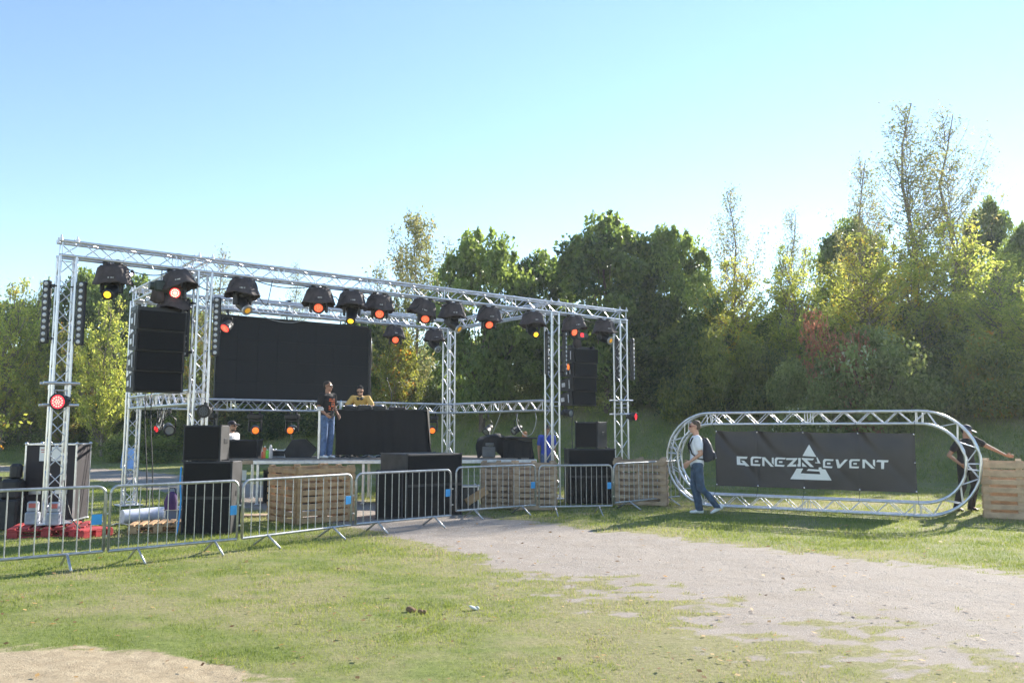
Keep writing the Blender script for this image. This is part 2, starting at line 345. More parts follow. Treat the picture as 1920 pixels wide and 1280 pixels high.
def maple(name, Ht, Wd, lm, seed, n=15000, ls=.2, base=.12, trunk=BARK):
    """dense rounded tree; unit built at real size"""
    global rng; rng = np.random.default_rng(seed)
    root = empty(name, (0, 0, 0)); nc_ = 85
    d = rdir(nc_); rad = .55+.45*rng.random(nc_)**.5
    lob = 1+.28*np.sin(3*np.arctan2(d[:, 1], d[:, 0])+seed)*(1-abs(d[:, 2]))+.2*rng.normal(size=nc_)*.6
    c = d*rad[:, None]*lob[:, None]; zc = .5+c[:, 2]*.46; wz = 1.05-.35*np.clip(zc, 0, 1)
    C = np.stack([c[:, 0]*Wd/2*wz, c[:, 1]*Wd/2*wz, Ht*(base+(1-base)*np.clip(zc, 0, .97))], -1)
    cr = Wd*(.085+.085*rng.random(nc_)); k = rng.integers(0, nc_, n); q = rdir(n)*(rng.random(n)**.4)[:, None]; q[:, 2] *= .65
    Pn = C[k]+q*cr[k][:, None]; tone = rng.random(nc_)
    # upright shoots give a ragged top
    ns = 26; a = rng.random(ns)*6.28; rr = rng.random(ns)**.6*Wd*.4; base_z = Ht*(.97-.42*(rr/(Wd*.5))**2)
    sl_ = .15+.38*rng.random(ns); kk = rng.integers(0, ns, n//9); t = rng.random(n//9)
    SP = np.stack([rr[kk]*np.cos(a[kk]), rr[kk]*np.sin(a[kk]), base_z[kk]+t*sl_[kk]-.15], -1)+rng.normal(size=(n//9, 3))*.1*(1.1-t)[:, None]
    A = np.concatenate([Pn, SP]); rn = np.clip(np.concatenate([tone[k]*.6+rng.random(n)*.4, .4+.5*rng.random(n//9)]), 0, 1)
    tris('crown', leafquads(A, ls, .35, .75), 4, lm, rn, root)
    limb_mesh(root, trunk, Ht*.8, .05+Ht*.016, [[(0, 0, Ht*.2), C[j]*.35+np.array([0, 0, Ht*.12]), C[j]*.7+np.array([0, 0, Ht*.08]), C[j]] for j in range(0, nc_, 5)])
    return root
def willow(name, Ht, Wd, lm, seed, n=11000, ls=.15, base=.04, dens=70, top=.0, trunk=BARKP):
    """feathery upright tree: leaves strung on twigs along rising branches"""
    global rng; rng = np.random.default_rng(seed)
    root = empty(name, (0, 0, 0)); br = []; C = []; T = []; stems = [(0, 0)] if top else [(0, 0), (.12, .05), (-.1, .1), (.02, -.13)]
    per = n//dens
    for i in range(dens):
        f = base+(1-base)*.95*rng.random()**(.95 if top else 1.1); z0 = Ht*f; a = rng.random()*6.28
        prof = .35+1.0*math.sin(math.pi*min(1, max(0, (f-base*.6)/(1.05-base*.6))))**.8 if top else (1.08-f**1.7)*(.75+.25*math.sin(a*2+seed))
        ln = Wd*.5*prof*(.45+.75*rng.random()); rise = min(ln*(.7+.9*rng.random()+.5*f)*(1.5 if top else 1), (Ht-z0)*(.75+.3*rng.random()))
        rise *= .85; ln *= min(1, (1-(z0+rise)/Ht)*(3.2 if top else 3.2)+(.22 if top else .12)); rise = min(rise, ln*(1.7 if top else 3)); sx, sy = stems[i % len(stems)]; p0 = np.array([sx*Wd*f*1.3, sy*Wd*f*1.3, z0]); p3 = p0+np.array([math.cos(a)*ln, math.sin(a)*ln, rise])
        p1 = p0+(p3-p0)*np.array([.45, .45, .3]); p2 = p0+(p3-p0)*np.array([.8, .8, .68]); br.append([p0, p1, p2, p3])
        nt_ = 9; P4 = np.stack([p0, p1, p2, p3]); t = .12+.9*rng.random(nt_)**.75; t = np.minimum(t, 1); x = t*3; ix = np.minimum(x.astype(int), 2); fr = (x-ix)[:, None]
        q = P4[ix]*(1-fr)+P4[ix+1]*fr; td = rdir(nt_)*np.array([1, 1, .6])+np.array([math.cos(a)*.4, math.sin(a)*.4, .7]); tl_ = (.1+ln*.28*rng.random(nt_))[:, None]
        pb = max(14, int(per*(ln/(Wd*.36))**(.9 if top else 1.15))); k = rng.integers(0, nt_, pb); u_ = rng.random(pb)[:, None]
        C.append(q[k]+td[k]*tl_[k]*u_+rng.normal(size=(pb, 3))*(.11 if top else .055)); T.append(np.full(pb, rng.random()))
    C = np.concatenate(C); T = np.concatenate(T)
    tris('crown', leafquads(C, ls, .1, .45), 4, lm, np.clip(T*.5+rng.random(len(T))*.5, 0, 1), root)
    limb_mesh(root, trunk, Ht*.97, .03+Ht*.006, br, .5 if top else 1)
    return root
def shrub(name, Ht, Wd, lm, seed, n=9000, ls=.13):
    global rng; rng = np.random.default_rng(seed)
    root = empty(name, (0, 0, 0)); nc_ = 40; d = rdir(nc_); d[:, 2] = abs(d[:, 2]); rad = .35+.65*rng.random(nc_)
    C = d*rad[:, None]*np.array([Wd/2, Wd/2, Ht*.85]); cr = (.13+.1*rng.random(nc_))*Wd; k = rng.integers(0, nc_, n)
    q = rdir(n)*(rng.random(n)**.35)[:, None]; q[:, 2] *= .7; Pn = C[k]+q*cr[k][:, None]; Pn[:, 2] = np.maximum(Pn[:, 2], .02)
    tone = rng.random(nc_); tris('foliage', leafquads(Pn, ls, .2, .6), 4, lm, np.clip(tone[k]*.55+rng.random(n)*.45, 0, 1), root)
    mb = MB()
    for j in range(0, nc_, 3): mb.path([(0, 0, -.2), C[j]*.3+np.array([0, 0, .05]), C[j]*.7, C[j]], [.03, .022, .014, .006], 5)
    mb.build('stem', BARK, root); return root
def at(px, py, Y):   # world point seen at a picture position, at depth Y
    x = (px-960)/F; v = (640-py)/F; c, s = math.cos(PITCH), math.sin(PITCH); yc = c-s*v; zc = s+c*v
    return Vector((x*Y/yc, Y, EYE+zc*Y/yc))
protos = {}
def plant(key, maker, args, px, top, Y, wpx, label, cat, group=None, rz=None):
    """a plant standing on the bank at depth Y, sized so that it has its real height there"""
    tp = at(px, top, Y); z0 = H0(tp.x, Y); Hn = tp.z-z0; Wn = wpx*Y/F
    if key not in protos:
        o = maker(*args); protos[key] = (o, args[1], args[2])
        r = o
    else:
        r = copy_tree(protos[key][0])
    h0, w0 = protos[key][1:]; r.location = (tp.x, Y, z0-.05); r.scale = (Wn/w0, Wn/w0, Hn/h0); r.rotation_euler = (0, 0, random.random()*6.28 if rz is None else rz)
    for k in ('label', 'category', 'group', 'kind'):
        if k in r: del r[k]
    return tag(r, label, cat, group)
M1 = ('m1', maple, ('leafy_tree', 6.5, 5.5, MLEAF, 1, 24000, .165)); M2 = ('m2', maple, ('leafy_tree', 6.5, 5, MLEAF, 2, 24000, .165)); M3 = ('m3', maple, ('leafy_tree', 6.5, 5, OLEAF, 3, 13000))
W1 = ('w1', willow, ('feathery_tree', 6, 3, YLEAF, 4, 21000, .11, .04, 170)); W2 = ('w2', willow, ('feathery_tree', 6, 3.2, YLEAF, 5, 20000, .11, .04, 160)); W4 = ('w4', willow, ('feathery_tree', 7, 2.6, SLEAF, 14, 11000, .12, .05, 120, 1)); W3 = ('w3', willow, ('feathery_tree', 6, 3, OLEAF, 6, 28000, .11, .04, 160))
S1 = ('s1', willow, ('tall_sparse_tree', 11, 2.6, SLEAF, 7, 5600, .1, .25, 90, 1)); S2 = ('s2', willow, ('tall_sparse_tree', 8, 2, SLEAF, 8, 3600, .1, .2, 80, 1))
B1 = ('b1', shrub, ('shrub', 2.2, 3, ULEAF, 9, 16000, .1)); B2 = ('b2', shrub, ('shrub', 2.2, 3, PLEAF, 10, 18000, .1)); B3 = ('b3', shrub, ('shrub', 2.2, 3, RLEAF, 11, 16000, .09)); B4 = ('b4', shrub, ('shrub', 2.2, 3, OLEAF, 12, 16000, .1))
tr = [
 (M1, 905, 428, 37, 215, 'dark green round-topped tree left of the widest dark tree, behind the stage rig', 'tree'),
 (M2, 1135, 402, 36, 235, 'largest dark green leafy tree, its top highest of the dark trees above the rig', 'tree'),
 (M1, 1262, 424, 36, 190, 'dark leafy tree just right of the largest dark tree above the rig corner', 'tree'),
 (M2, 1010, 470, 39, 150, 'dark leafy tree filling the gap between the two big dark trees', 'tree'),
 (M2, 1595, 408, 44, 150, 'dark tree behind the tall thin trees, showing left of their trunks', 'tree'),
 (M1, 1850, 372, 43, 130, 'dark round tree right of the tall thin trees against white sky', 'tree'),
 (M2, 1925, 412, 38, 130, 'dark tree cut by the right picture edge above the yellow bushes', 'tree'),
 (W4, 783, 392, 40, 125, 'golden feathery tree standing alone left of the dark green trees', 'tree'),
 (S2, 1370, 345, 36, 94, 'slim sparse tree rising left of the yellow trees right of the dark ones', 'tree'),
 (S2, 1484, 388, 37, 75, 'thin nearly bare treetop between the slim tree and the tall thin trees', 'tree'),
 (S1, 1695, 185, 37, 172, 'tallest thin tree with sparse pale leaves against the bright sky', 'tree'),
 (S1, 1768, 198, 38, 143, 'second tallest thin sparse tree, just right of the tallest one', 'tree'),
 (S2, 1612, 288, 36, 89, 'thin leaning sparse tree left of the tallest thin tree', 'tree'),
 (W1, 1375, 470, 35, 169, 'yellow-green feathery tree below the slim sparse tree', 'tree'),
 (W2, 1480, 452, 35, 169, 'bright yellow feathery tree above and left of the red bush', 'tree'),
 (W1, 1620, 430, 35.5, 195, 'yellow-green feathery tree at the foot of the thin leaning tree', 'tree'),
 (W2, 1700, 402, 36, 195, 'bright yellow-green tree around the trunk of the tallest thin tree', 'tree'),
 (W1, 1785, 398, 35.5, 208, 'yellow-green tree around the trunk of the second tallest thin tree', 'tree'),
 (W2, 1870, 485, 33, 195, 'yellow leafy tree below the dark round tree at the right', 'tree'),
 (W1, 1935, 510, 31, 195, 'yellow-green tree cut by the right picture edge', 'tree'),
 (W3, 1555, 480, 38, 143, 'olive feathery tree behind the red bush', 'tree'),
 (B3, 1556, 528, 29.9, 150, 'red-leaved bush among the yellow trees on the bank', 'bush'),
 (B2, 1625, 598, 29.3, 220, 'mounded bush with pale flowers below the red bush', 'bush'),
 (B2, 1495, 662, 28.9, 150, 'smaller pale flowering bush lower left of the big flowering mound', 'bush'),
 (B4, 1310, 590, 33, 150, 'olive bush at the foot of the yellow-green feathery tree', 'bush'),
 (B4, 1430, 600, 32.5, 150, 'olive bush at the foot of the bright yellow feathery tree', 'bush'),
 (B4, 1850, 590, 30, 190, 'broad olive bush on the bank at the right above the oval truss', 'bush'),
 (B1, 265, 790, 41.5, 150, 'low dark bush at the foot of the bank behind the rear left truss tower', 'bush'),
 (W1, 22, 518, 44, 149, 'pale yellow-green feathery tree at the left picture edge', 'tree'),
 (W2, 75, 512, 45, 123, 'yellow-green feathery tree left of the front left truss tower', 'tree'),
 (M1, 165, 506, 47, 150, 'dark green tree behind the front left truss tower top', 'tree'),
 (M2, 262, 516, 48, 140, 'dark tree between the front left tower and the left speaker column', 'tree'),
 (W1, 205, 545, 42.5, 117, 'bright yellow feathery tree under the leftmost hooded lamp', 'tree'),
 (W3, 130, 600, 43.5, 117, 'olive feathery tree seen through the front left truss tower', 'tree'),
 (S2, 418, 460, 42, 80, 'thin sparse tree showing above the front truss at its second tower', 'tree'),
 (S2, 556, 488, 42, 52, 'thin sparse treetop above the big black screen', 'tree'),
 (S2, 712, 492, 41, 64, 'thin sparse treetop left of the golden feathery tree', 'tree'),
 (W3, 395, 560, 43, 143, 'olive feathery tree seen left of the big black screen', 'tree'),
 (W3, 745, 548, 39, 117, 'yellow-green tree right of the big black screen under the front truss', 'tree'),
 (M2, 690, 580, 41, 130, 'dark tree just behind the right edge of the big black screen', 'tree'),
 (M1, 520, 600, 44, 170, 'dark tree behind the big black screen', 'tree'),
]
for (k, mk, a), px, top, Y, wpx, lab, cat in tr: plant(k, mk, a, px, top, Y, wpx, lab, cat)
# backing trees of the wood on the bank, alike and in a row
for px, top, Y, wpx in ((-60, 540, 50, 170), (40, 560, 51, 170), (330, 560, 50, 170), (1060, 590, 37, 170), (1180, 580, 36.5, 190), (1290, 590, 36, 180),
                        (1400, 600, 36, 150), (1760, 560, 37, 160), (1880, 590, 35, 180), (1990, 600, 33, 180)):
    plant(*M1, px, top, Y, wpx, 'dark green tree filling the wood behind the front row of trees on the bank', 'tree', 'dark trees filling the wood behind')
# trees further along the same bank, right of the view; added to shade the slope
for x, y, hh, ww in ((22, 25, 4.8, 6), (27, 28, 5, 6), (25.5, 22, 4.8, 5), (31, 31, 5, 6)):
    r = copy_tree(protos['m2'][0]); r.location = (x, y, H0(x, y)); r.scale = (ww/5, ww/5, hh/6.5)
    tag(r, 'dark leafy tree out of view on the right bank, added to shade the slope', 'tree', 'added bank trees out of view on the right')
# undergrowth mass
rng = np.random.default_rng(21)
n = 1700; X = rng.random(n)*78-42; dd = rng.random(n)**1.1*9.5
st = np.interp(X, [-30, -14, -6, 20], [1.6, 2.0, 6, 6.4]); D = st+dd+(fbm(X*.4, X*0+1.5, 5)-.5)*1.6; Y = np.interp(X, TX, TY)+D/.9
Zc = ht(X, Y)+rng.random(n)**.8*np.minimum(.5+.55*dd, 2.9); cr = .55+.75*rng.random(n); tone = fbm(X*.35, Y*.35, 61)+(rng.random(n)-.5)*.3
m = 480000; k = rng.integers(0, n, m); q = rdir(m)*(rng.random(m)**.3)[:, None]; q[:, 2] = abs(q[:, 2])*.9-.1
C = np.stack([X, Y, Zc], -1)[k]+q*cr[k][:, None]
tag(tris('undergrowth', leafquads(C, .125, .3, .6), 4, ULEAF, np.clip((tone[k]-.5)*1.6+.42+(rng.random(m)-.5)*.4, 0, 1)), 'dense dark green undergrowth covering the bank below the trees', 'undergrowth', kind='stuff')
# overhanging branch at the left edge
br = empty('leafy_branch', tuple(at(-40, 800, 9)), 0, 'thin leafy branch reaching in from the left picture edge', 'branch')
mb = MB(); mb.path([(-.9, .3, -.1), (-.2, .1, 0), (.2, 0, .05), (.42, 0, .03)], [.02, .013, .008, .004], 6); mb.path([(-.2, .1, 0), (.1, 0, -.1), (.3, 0, -.17)], [.01, .007, .004], 5); mb.build('stem', BARK, br)
rng = np.random.default_rng(8); t = rng.random(260); C = np.where((np.arange(260) % 2 == 0)[:, None], np.stack([-.3+t*.8, t*0, .01+t*.05], -1), np.stack([-.2+t*.5, t*0, -t*.2], -1))+rng.normal(size=(260, 3))*.035
tris('foliage', leafquads(C[:150], .05, .2, .55), 4, OLEAF, rng.random(150), br)
# loose stones on the gravel
rng = np.random.default_rng(77); n = 60000; Y = 4.5*np.exp(rng.random(n)*1.4); X = (rng.random(n)*1.5-.75)*(Y+.6); pm = pathmask(X, Y); k = pm > .62+.2*rng.random(n); X, Y = X[k], Y[k]; n = len(X)
s = (.002+.006*rng.random(n)**3)*(Y/6)**.6; Z = ht(X, Y)+(fbm(X*1.5, Y*1.5, 77)-.5)*.03; c = np.stack([X, Y, Z], -1); a = rng.random(n)*6.28; e1 = np.stack([np.cos(a), np.sin(a), 0*a], -1)*s[:, None]*1.3; e2 = np.stack([-np.sin(a), np.cos(a), 0*a], -1)*s[:, None]; up = np.array([0, 0, 1])*s[:, None]*.45
q = [np.stack([c+p, c+r_, c+up], 1) for p, r_ in ((e1, e2), (e2, -e1), (-e1, -e2), (-e2, e1))]
STONE = leafmat('pale_gravel_stones', (.3, .27, .24), (.6, .55, .5), .15, .8)
tag(tris('gravel_stones', np.concatenate(q), 3, STONE, np.tile(rng.random(n), 4)), 'loose pale stones scattered over the gravel path', 'gravel', kind='stuff')
# fallen leaves on the lawn
n = 900; Y = 4.8*np.exp(rng.random(n)*1.2); X = (rng.random(n)*1.5-.75)*(Y+.6); a = rng.random(n)*6.28; s = (.012+.02*rng.random(n))*(Y/7)**.4; Z = ht(X, Y)+.018+.01*rng.random(n)
c = np.stack([X, Y, Z], -1); e1 = np.stack([np.cos(a), np.sin(a), .5*(rng.random(n)-.5)], -1)*s[:, None]; e2 = np.stack([-np.sin(a), np.cos(a), .7*(rng.random(n)-.3)], -1)*s[:, None]*.55
tag(tris('fallen_leaves', np.stack([c-e1, c-e2, c+e1, c+e2], 1), 4, leafmat('fallen_leaf', (.14, .08, .035), (.45, .3, .12), .3, .7), rng.random(n)), 'small brown fallen leaves scattered over the lawn and path', 'leaves', kind='stuff')
# thin sunlit haze added over everything to lift shadows, standing in for lens flare
mb = MB(); mb.box((0, 120, 9.6), (760, 270, 22.8)); hz = tag(mb.build('veil', []), 'thin bright haze added over the lawn and trees to lift shadows like lens flare', 'veil', kind='stuff')
hm = bpy.data.materials.new('veil'); hm.use_nodes = True; hm.node_tree.nodes.clear(); o_ = hm.node_tree.nodes.new('ShaderNodeOutputMaterial'); pv = hm.node_tree.nodes.new('ShaderNodeVolumePrincipled')
pv.inputs['Color'].default_value = (.86, .93, 1, 1); pv.inputs['Density'].default_value = .0006; pv.inputs['Anisotropy'].default_value = .35
hm.node_tree.links.new(pv.outputs[0], o_.inputs['Volume']); hz.data.materials.append(hm)

# ================= stage rig =================
TH = .668; O = Vector((-7.3, 13.35, 0)); U = Vector((math.cos(TH), math.sin(TH), 0)); V_ = Vector((-math.sin(TH), math.cos(TH), 0))
def S(a, b, z): return O+U*a+V_*b+Vector((0, 0, z))
HT = 4.72; AX = {'A': (0, 0), 'B': (2.2, 0), 'C': (10.53, 0), 'D': (12.88, 0), 'E': (2.2, 4.4), 'F': (10.5, 4.4)}
def truss(mb, p0, p1, up=(0, 0, 1), hw=.12, rc=.025, rb=.0095, pitch=.27, seg=2.0):
    p0 = Vector(p0); p1 = Vector(p1); x, y, d = basis(p1-p0, up); Ln = (p1-p0).length
    cs = [x*sx*hw+y*sy*hw for sx, sy in ((1, 1), (-1, 1), (-1, -1), (1, -1))]
    for c in cs: mb.tube(p0+c, p1+c, rc, 10)
    ns = max(1, round(Ln/seg)); sl = Ln/ns
    for s in range(ns):
        a0 = s*sl+.05; a1 = (s+1)*sl-.05
        for e in (a0, a1):
            for k in range(4): mb.tube(p0+d*e+cs[k], p0+d*e+cs[(k+1) % 4], rb, 6, caps=False)
        if s:
            for c in cs: mb.tube(p0+d*(s*sl-.035)+c, p0+d*(s*sl+.035)+c, rc+.007, 10)
        nn = max(2, 2*round((a1-a0)/pitch/2)); st = (a1-a0)/nn
        for k in range(4):
            A, B = cs[k], cs[(k+1) % 4]; fl = k % 2
            for i in range(nn):
                c0, c1 = (A, B) if (i+fl) % 2 == 0 else (B, A)
                mb.tube(p0+d*(a0+i*st)+c0, p0+d*(a0+(i+1)*st)+c1, rb, 6, caps=False)
def spigots(mb, a, b, z):
    for sx in (-.12, .12):
        for sy in (-.12, .12): mb.tube((a+sx, b+sy, z-.03), (a+sx, b+sy, z+.02), .032, 8); mb.tube((a+sx, b+sy, z+.02), (a+sx, b+sy, z+.07), .014, 6)
rig = empty('stage_truss', tuple(O), TH, 'large silver aluminium truss frame of six towers and long beams standing round the stage', 'truss')
tl = {'A': 'front tower standing on the red pallets', 'B': 'front tower beside the left speaker column', 'C': 'front tower beside the right speaker column', 'D': 'outer right front tower', 'E': 'rear left tower standing on the grass', 'F': 'rear tower right of the black booth'}
for k, (a, b) in AX.items():
    zb = .17 if k == 'A' else .02
    mb = MB(); truss(mb, (a, b, zb+.02), (a, b, HT-.27), (0, 1, 0))
    tw = mb.build('truss_tower', ALU, rig); tw['label'] = 'silver lattice '+tl[k]
    mb = MB(); mb.bbox((a, b, zb), (.5, .5, .015), .004)
    for sx in (-.12, .12):
        for sy in (-.12, .12): mb.tube((a+sx, b+sy, zb), (a+sx, b+sy, zb+.06), .034, 8)
    mb.build('base_plate', ALU2, tw)
    mb = MB(); spigots(mb, a, b, HT); mb.build('connector', ALU2, tw)
zc = HT-.145; zm = 2.215
for lab, p0, p1 in (('long top front beam carrying the hooded lamps', (-.145, 0, zc), (12.88+.145, 0, zc)), ('rear top beam in front of the big black screen', (2.2-.14, 4.4, zc), (10.5+.14, 4.4, zc)),
                    ('left top side beam', (2.2, .145, zc), (2.2, 4.4-.145, zc)), ('right top side beam', (10.515, .145, zc), (10.515, 4.4-.145, zc)),
                    ('rear beam at mid height under the screen', (2.35, 4.4, zm), (10.36, 4.4, zm)), ('left side beam at mid height', (2.2, .15, zm), (2.2, 4.25, zm)), ('right side beam at mid height', (10.515, .15, zm), (10.515, 4.25, zm))):
    mb = MB(); truss(mb, p0, p1); q = mb.build('truss_beam', ALU, rig); q['label'] = 'silver '+lab
# collars on outer towers at mid height
for a in (0, 12.88):
    for z in (2.38, 2.03):
        for sy in (-.16, .16): mb = MB(); mb.tube((a-.26, sy, z), (a+.26, sy, z), .022, 8); mb.build('cross_pipe', ALU, rig)
# ---- screen and its own truss ----
q = S(0, 4.95, 0); t2 = empty('screen_truss', tuple(q), TH, 'silver truss on top of the big black screen, just above the rear beam', 'truss')
mb = MB(); truss(mb, (3.9, 0, 4.72), (9.65, 0, 4.72)); mb.build('truss_beam', ALU, t2)
for a in (4.4, 5.9, 7.4, 8.0): mb = MB(); mb.tube((a, 0, 4.4), (a, 0, 4.9), .02, 6); mb.box((a, 0, 4.88), (.07, .3, .05)); mb.build('clamp', BLK, t2)
q = S(4.12, 4.95, 0); sc_ = empty('led_screen', tuple(q), TH, 'big switched off black video wall hanging behind the rear truss', 'screen')
mb = MB()
W = 4.1; zb, zt = 2.27, 4.36; nx, nz_ = 8, 4
for i in range(nx):
    for j in range(nz_): mb.bbox(((i+.5)*W/nx, 0, zb+(j+.5)*(zt-zb)/nz_), (W/nx-.0015, .09, (zt-zb)/nz_-.0015), .001)
SCR = mat('dark_screen', (.006, .008, .011), .55, 0, .12, 2.0, .2, 300, spec=.3); mb.build('panel', SCR, sc_)
mb = MB(); mb.bbox((W+.045, .05, (zb+zt)/2), (.08, .2, zt-zb), .01); mb.bbox((W/2, 0, zt+.03), (W, .12, .05), .01); mb.build('frame', BLK, sc_)
mb = MB(); mb.path([(W+.1, .02, 4.2), (W+.14, .02, 3.6), (W+.1, .02, 3.0), (W+.15, .02, 2.5), (W+.12, .02, 1.2)], .012, 5); mb.build('cable', CABLE, sc_)
# ---- hooded moving lights ----
HG = 'hooded stage lamps hung from the truss'
def aim(yaw, tilt):  # yaw about z from toward-camera (-y), tilt below horizontal
    c = math.cos(R(tilt)); return Vector((math.sin(R(yaw))*c, -math.cos(R(yaw))*c, -math.sin(R(tilt))))
def leddisc(o, c, d, r, m0, m1, name='led_lens', rings=3):
    x, y, d = basis(d); mb = MB(); mb.lathe(c, d, [(-.01, r*1.02), (.0, r*.97)], 20); mb.m = 1
    pts = [(0, 0)]+[(r*.33*math.cos(a*math.pi/3), r*.33*math.sin(a*math.pi/3)) for a in range(6)]+[(r*.7*math.cos(a*math.pi/6+.26), r*.7*math.sin(a*math.pi/6+.26)) for a in range(12)]
    for u_, v_ in pts: mb.ell(Vector(c)+x*u_+y*v_+d*.002, (r*.13, r*.13, r*.13), None, 8, 5)
    return mb.build(name, [m0, m1], o)
def hood_light(a, b, kind, yaw, tilt, label, lit='or', htilt=0, yr=0, drop=.0, sz=1.0, seed=0):
    p = S(a, b, HT-.29-drop); rt = empty('hooded_stage_light', tuple(p), yr, label, 'stage light', HG)
    rnd = random.Random(seed+int(a*10)); Mt = Matrix.Rotation(R(htilt), 3, 'Y') @ Matrix.Rotation(R(rnd.uniform(-6, 10)), 3, 'X')
    # clamps and base box
    for sx in (-.1, .1): mb = MB(); mb.tube((sx, 0, .05), (sx, 0, -.06), .014, 6); mb.box((sx, 0, .03), (.05, .09, .07)); mb.lathe((sx, -.06, 0), (0, 1, 0), [(0, .045), (.12, .045)], 10); mb.build('clamp', BLK, rt)
    n = 40; vs = []; prof = [(-.02, .02), (-.03, .12), (-.035, .19), (-.075, .225), (-.15, .245), (-.23, .265), (-.3, .29), (-.345, .315), (-.35, .305), (-.30, .275)]
    ph = rnd.random()*6
    for z, r in prof:
        for k in range(n):
            t = 2*math.pi*k/n; wr = 1+.035*math.sin(5*t+ph)+.025*math.sin(11*t+ph*2+z*14)+.02*math.sin(17*t-z*30)
            vs.append(Mt @ Vector((math.cos(t)*r*wr*1.04*sz, math.sin(t)*r*wr*.95*sz, (z+.02*math.sin(3*t+ph)*(-z/.3)+.008*math.sin(9*t+z*25))*sz)))
    mb = MB(); fs = []
    for i in range(len(prof)-1): fs += [(i*n+k, i*n+(k+1) % n, (i+1)*n+(k+1) % n, (i+1)*n+k) for k in range(n)]
    fs.append(tuple(range(n))); mb.add(vs, fs, True); hd = mb.build('rain_hood', HOODM, rt)
    # pale maker's patch on the hood, facing out
    mb = MB(); 
    for k in range(6): 
        t = R(-90+rnd.uniform(-3, 3)+10)+k*.045; c = Mt @ Vector((math.cos(t)*.312*sz, math.sin(t)*.288*sz, -.25*sz)); mb.box(c, (.012, .004, .016+.008*(k % 2)))
    mb.build('patch', LGP, hd)
    d = aim(yaw, tilt); hc = Vector((0, 0, -.46*sz-.02))
    mb = MB(); mb.bbox((0, 0, -.25), (.3, .2, .12), .02); mb.tube((0, 0, -.3), (0, 0, -.36), .09, 14)
    s = Vector((-math.cos(R(yaw)), -math.sin(R(yaw)), 0))
    for sg in (-1, 1):
        q = hc+s*sg*.15; mb.bbox((q.x, q.y, -.40), (.05 if abs(s.x) > .7 else .09, .09 if abs(s.x) > .7 else .05, .22), .015)
    mb.bbox((0, 0, -.33), (.34, .14, .05), .015); yk = mb.build('yoke', BLK, rt)
    mb = MB()
    if kind == 'wash':
        hc = Vector((0, 0, -.385*sz)); mb.lathe(hc, d, [(-.12, .03), (-.1, .085), (.0, .12), (.07, .128), (.085, .12)], 22); h_ = mb.build('lamp_head', BLK, rt)
        ms = {'or': (OR, OR2), 'rd': (RD, RD2)}[lit]; leddisc(h_, hc+d*.088, d, .088, *ms)
    else:
        mb.lathe(hc, d, [(-.2, .04), (-.18, .1), (-.05, .115), (.1, .1), (.2, .085), (.22, .095), (.225, .07)], 18); h_ = mb.build('lamp_head', BLK, rt)
        mb = MB(); r = .062; mb.lathe(hc+d*.215, d, [(0, r), (.012, r*.9), (.02, r*.5), (.022, .002)], 16); mb.build('lens', {'ye': YE, 'yd': YD, 'no': LG}[lit], h_)
        if lit != 'ye':
            mb = MB(); mb.lathe(hc+d*.19, d, [(0, .104), (.035, .104)], 18); mb.build('rim', ALU2, h_)
    return rt
LGP = mat('pale_print', (.5, .5, .5), .8)
FL = [(.69, 'spot', 10, 22, 'ye', 0, 'hooded lamp with bright yellow lens, leftmost of those under the front beam'),
 (1.73, 'wash', 18, 15, 'rd', -16, 'tilted hooded lamp with bright red LED face, between the two left front towers'),
 (2.93, 'spot', 52, 38, 'yd', 0, 'hooded lamp turned right with a dim yellow lens, just right of the second front tower'),
 (4.45, 'wash', 12, 28, 'or', 0, 'hooded orange faced lamp just left of the round black head with a yellow dot'),
 (5.17, 'spot', 5, 45, 'ye', 0, 'hooded lamp whose round black head shows a yellow dot, between two orange faced lamps'),
 (5.81, 'wash', 8, 30, 'or', 3, 'hooded orange faced lamp just right of the round black head with a yellow dot'),
 (6.93, 'wash', 0, 38, 'or', 16, 'hooded lamp tipped back, showing its dark opening and orange face, right of mid stage'),
 (7.63, 'spot', 60, 35, 'yd', 0, 'hooded lamp with head turned right and down, just right of the tipped back lamp'),
 (8.62, 'wash', 15, 35, 'or', 0, 'hooded orange faced lamp left of the third front tower, above the side beam'),
 (9.93, 'spot', 20, 25, 'ye', 0, 'hooded lamp with a yellow lens just left of the third front tower'),
 (11.2, 'wash', 35, 20, 'or', -8, 'hooded lamp above the right speaker column, just right of the third front tower'),
 (12.3, 'spot', 45, 20, 'yd', 0, 'hooded lamp with a dim yellow lens just left of the outer right tower')]
for i, (a, kind, yaw, tilt, lit, ht_, lab) in enumerate(FL): hood_light(a, 0, kind, yaw, tilt, lab, lit, ht_, 0, 0, 1.0, i)
hood_light(8.75, 4.4, 'wash', 12, 22, 'hooded lamp with orange LED face under the rear beam, right of the big black screen', 'or', 5, 0, 0, .95, 21)
hood_light(10.0, 4.4, 'spot', 45, 35, 'hooded lamp without visible glow under the rear beam beside the rear right tower', 'no', 0, 0, 0, .95, 22)
